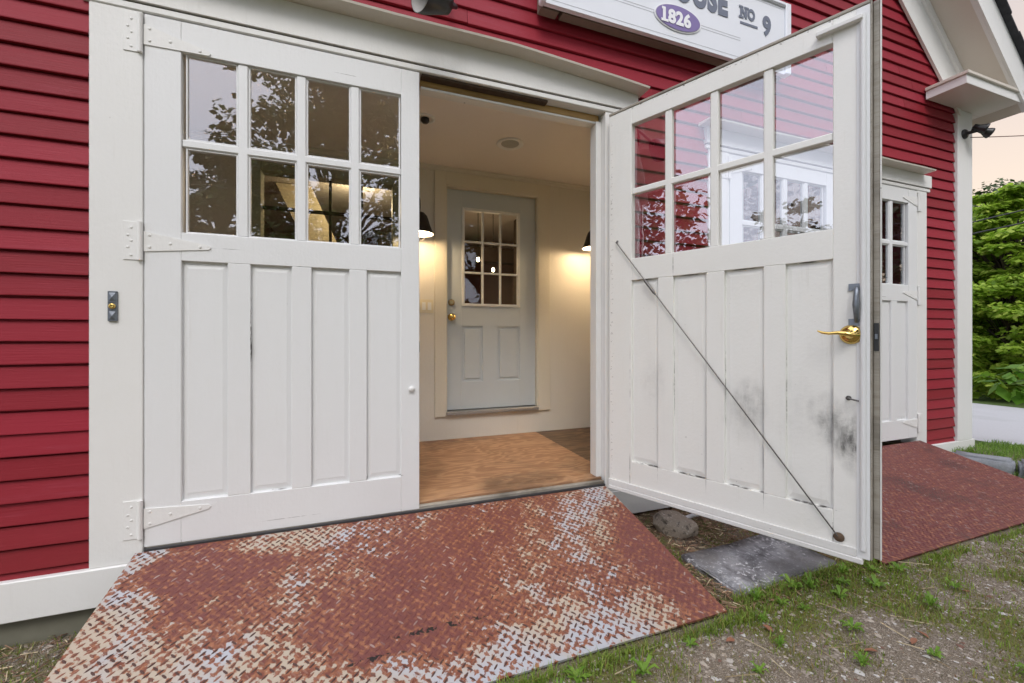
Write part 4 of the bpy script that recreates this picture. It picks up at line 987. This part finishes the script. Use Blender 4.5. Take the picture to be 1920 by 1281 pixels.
def tree(loc, H, crown, lean, leafm, size, clumps, per, seed, label, cat='tree', name='tree', trunk_r=.12, z0=.35, flat=.6, group=None, clr=.55):
    rr = np.random.default_rng(seed); rd_ = random.Random(seed)
    o = empty(name, loc, label, cat, group)
    m = MB(); top = Vector((lean[0], lean[1], H*.8)); pts = [Vector((0, 0, -.3))]
    for k in range(1, 7): t_ = k/6; pts.append(Vector((lean[0]*t_ + rd_.uniform(-.1, .1)*H*.08, lean[1]*t_ + rd_.uniform(-.1, .1)*H*.08, H*.8*t_)))
    m.tube(pts, [trunk_r*(1.25 if k == 0 else 1 - .8*k/6) for k in range(7)], 9)
    cs, rs = [], []
    for i in range(clumps):
        a = rd_.uniform(0, 6.28); h = z0 + (1-z0)*((i+.5)/clumps); prof = math.sqrt(max(.05, 1 - ((h - (z0+.35*(1-z0)))/(1-z0)/.72)**2)) if h > z0 else .4
        r_ = crown*prof*rd_.uniform(.35, 1.0); c_ = Vector((lean[0]*h + r_*math.cos(a), lean[1]*h + r_*math.sin(a), H*h*rd_.uniform(.93, 1.04)))
        cs.append(c_[:]); rs.append(clr*crown*rd_.uniform(.45, .85)*.62)
        if i % 2 == 0:
            b = pts[min(6, max(1, int(h*5.2)))]; mid = b.lerp(c_, .5) + Vector((0, 0, .08*H*rd_.uniform(0, .6))); m.tube([b, mid, c_], [trunk_r*.38, trunk_r*.22, trunk_r*.07], 6)
    m.build('trunk', BARK, o)
    V_, F_ = leaf_cloud(cs, rs, per, size, rr, .25, flat); npmesh('crown', V_, F_, leafm, o)
    return o
LG = leafmat('maple_leaf_green', (.17, .30, .022), (.43, .58, .075), .58, (.52, .62, .12)); DG = leafmat('dark_leaf_green', (.022, .050, .012), (.06, .10, .026), .3); MG = leafmat('mid_leaf_green', (.035, .078, .014), (.10, .18, .035), .35)
# beyond the side street
tree((12.6, 2.1, 0), 4.1, 1.6, (0, 0), LG, .095, 300, 190, 3, 'bright green leafy tree beyond the road, nearest the house corner', trunk_r=.09, z0=.06, flat=.32, clr=.40)
tree((14.4, 3.6, 0), 4.3, 1.7, (0, 0), LG, .12, 110, 150, 33, 'bright green tree close behind the nearest leafy tree', trunk_r=.09, z0=.06, flat=.4, clr=.5)
tree((17.2, 4.1, 0), 5.5, 2.2, (.2, 0), DG, .12, 90, 150, 5, 'dark green taller tree standing behind the bright tree', trunk_r=.16, z0=.1)
tree((14.6, .2, 0), 5.2, 2.0, (0, .2), MG, .15, 60, 130, 8, 'mid green bushy tree at the right edge beyond the road', trunk_r=.12, z0=.1)
tree((15.2, 6.0, 0), 5.2, 2.2, (0, 0), MG, .15, 60, 130, 9, 'mid green tree hidden mostly behind the house corner', trunk_r=.12, z0=.1)
tree((11.8, 1.9, 0), 2.6, 1.15, (0, 0), LG, .085, 120, 150, 14, 'bright leafy bush at the foot of the nearest tree beyond the road', 'bush', 'bush', .03, .06, .5)
tree((11.35, 1.75, 0), .8, .6, (0, 0), LG, .09, 26, 90, 12, 'low leafy shrub on the far road verge', 'shrub', 'shrub', .015, .1)
tree((11.7, .9, 0), .9, .7, (0, 0), MG, .09, 30, 90, 13, 'dark low shrub on the far verge by the picture edge', 'shrub', 'shrub', .015, .1)
# sapling whose leaves reach in front of the corner board
o = empty('sapling', (6.14, -.44, 0.08), 'young sapling with big leaves on the lawn by the corner board', 'sapling')
m = MB(); m.tube([(0, 0, -.1), (.03, .05, .4), (-.02, .12, .78), (-.05, .18, .88)], [.012, .009, .006, .003], 8)
for a_, b_ in (((.0, .1, .62), (-.12, .46, .74)), ((.0, .1, .68), (.22, -.12, .80)), ((-.01, .12, .74), (-.02, .3, .83)), ((.03, .05, .45), (.1, .3, .6))): m.tube([a_, b_], [.005, .002], 6)
m.build('stem', simple('green_stem', (.10, .14, .04), .6), o)
V_, F_ = leaf_cloud([(-.10, .40, .74), (-.02, .26, .80), (.16, -.08, .80), (.06, .05, .72), (.02, .30, .66), (.2, .1, .7), (.02, .16, .84), (.08, .28, .58)], [.10]*8, 7, .16, np.random.default_rng(4), .25, .5, .32)
npmesh('leaf', V_, F_, leafmat('sapling_leaf', (.07, .20, .012), (.20, .36, .04), .45), o)
# across the front, behind the viewer (mirrored in the panes and shading the yard)
fl = ['tall dark tree across the front yard, farthest left', 'tall mid green tree across the front yard opposite the closed leaf', 'low dark tree across the front yard, shortest of its row', 'tall green tree across the front yard opposite the second doors', 'dark tree across the front yard, farthest right', 'broad dark tree beyond the side street, mirrored in the far door panes', 'dark dense tree left of the house', 'slim tree left of the house towards the front']
for i, (x, y, H, cr, mt, ls, nc, pc) in enumerate(((-8.6, -11.5, 11.0, 2.9, DG, .16, 170, 150), (-1.0, -11.8, 11.6, 3.3, MG, .16, 190, 150), (-4.3, -12.4, 6.9, 2.0, DG, .16, 90, 130), (4.6, -11.5, 11, 3.4, MG, .2, 100, 120), (11.5, -10, 9.5, 3.4, DG, .2, 90, 110),
        (13.2, -4.6, 8.0, 2.6, DG, .17, 90, 110), (-7.6, .9, 6.4, 2.5, MG, .15, 74, 110), (-7.4, -3.0, 4.3, 1.3, DG, .12, 60, 80))):
    tree((x, y, 0), H, cr, (.3, .2), mt, ls, nc, pc, 20+i, fl[i], trunk_r=.2 if i < 6 else .1, z0=.14)
# utility wires
def wire(name, P0, P1, sag, label, r=.017):
    P0, P1 = Vector(P0), Vector(P1); m = MB(); m.tube([P0.lerp(P1, t_) - Vector((0, 0, sag*4*t_*(1-t_))) for t_ in np.linspace(0, 1, 20)], r, 6); tag(m.build(name, BLACKPL), label, 'wire', 'overhead utility wires')
wire('overhead_wire', (14.04, 16.4, 3.14), (4.84, -13.5, 3.14), .05, 'upper black utility wire in front of the green trees', .011)
wire('overhead_wire', (14.04, 16.4, 2.95), (4.84, -13.5, 2.95), .05, 'lower black utility wire in front of the green trees', .011)
wire('overhead_wire', (-30, -8.6, 5.6), (30, -8.2, 5.4), .3, 'upper street wire mirrored in the left panes'); wire('overhead_wire', (-30, -8.6, 4.9), (30, -8.2, 4.7), .3, 'lower street wire mirrored in the left panes')
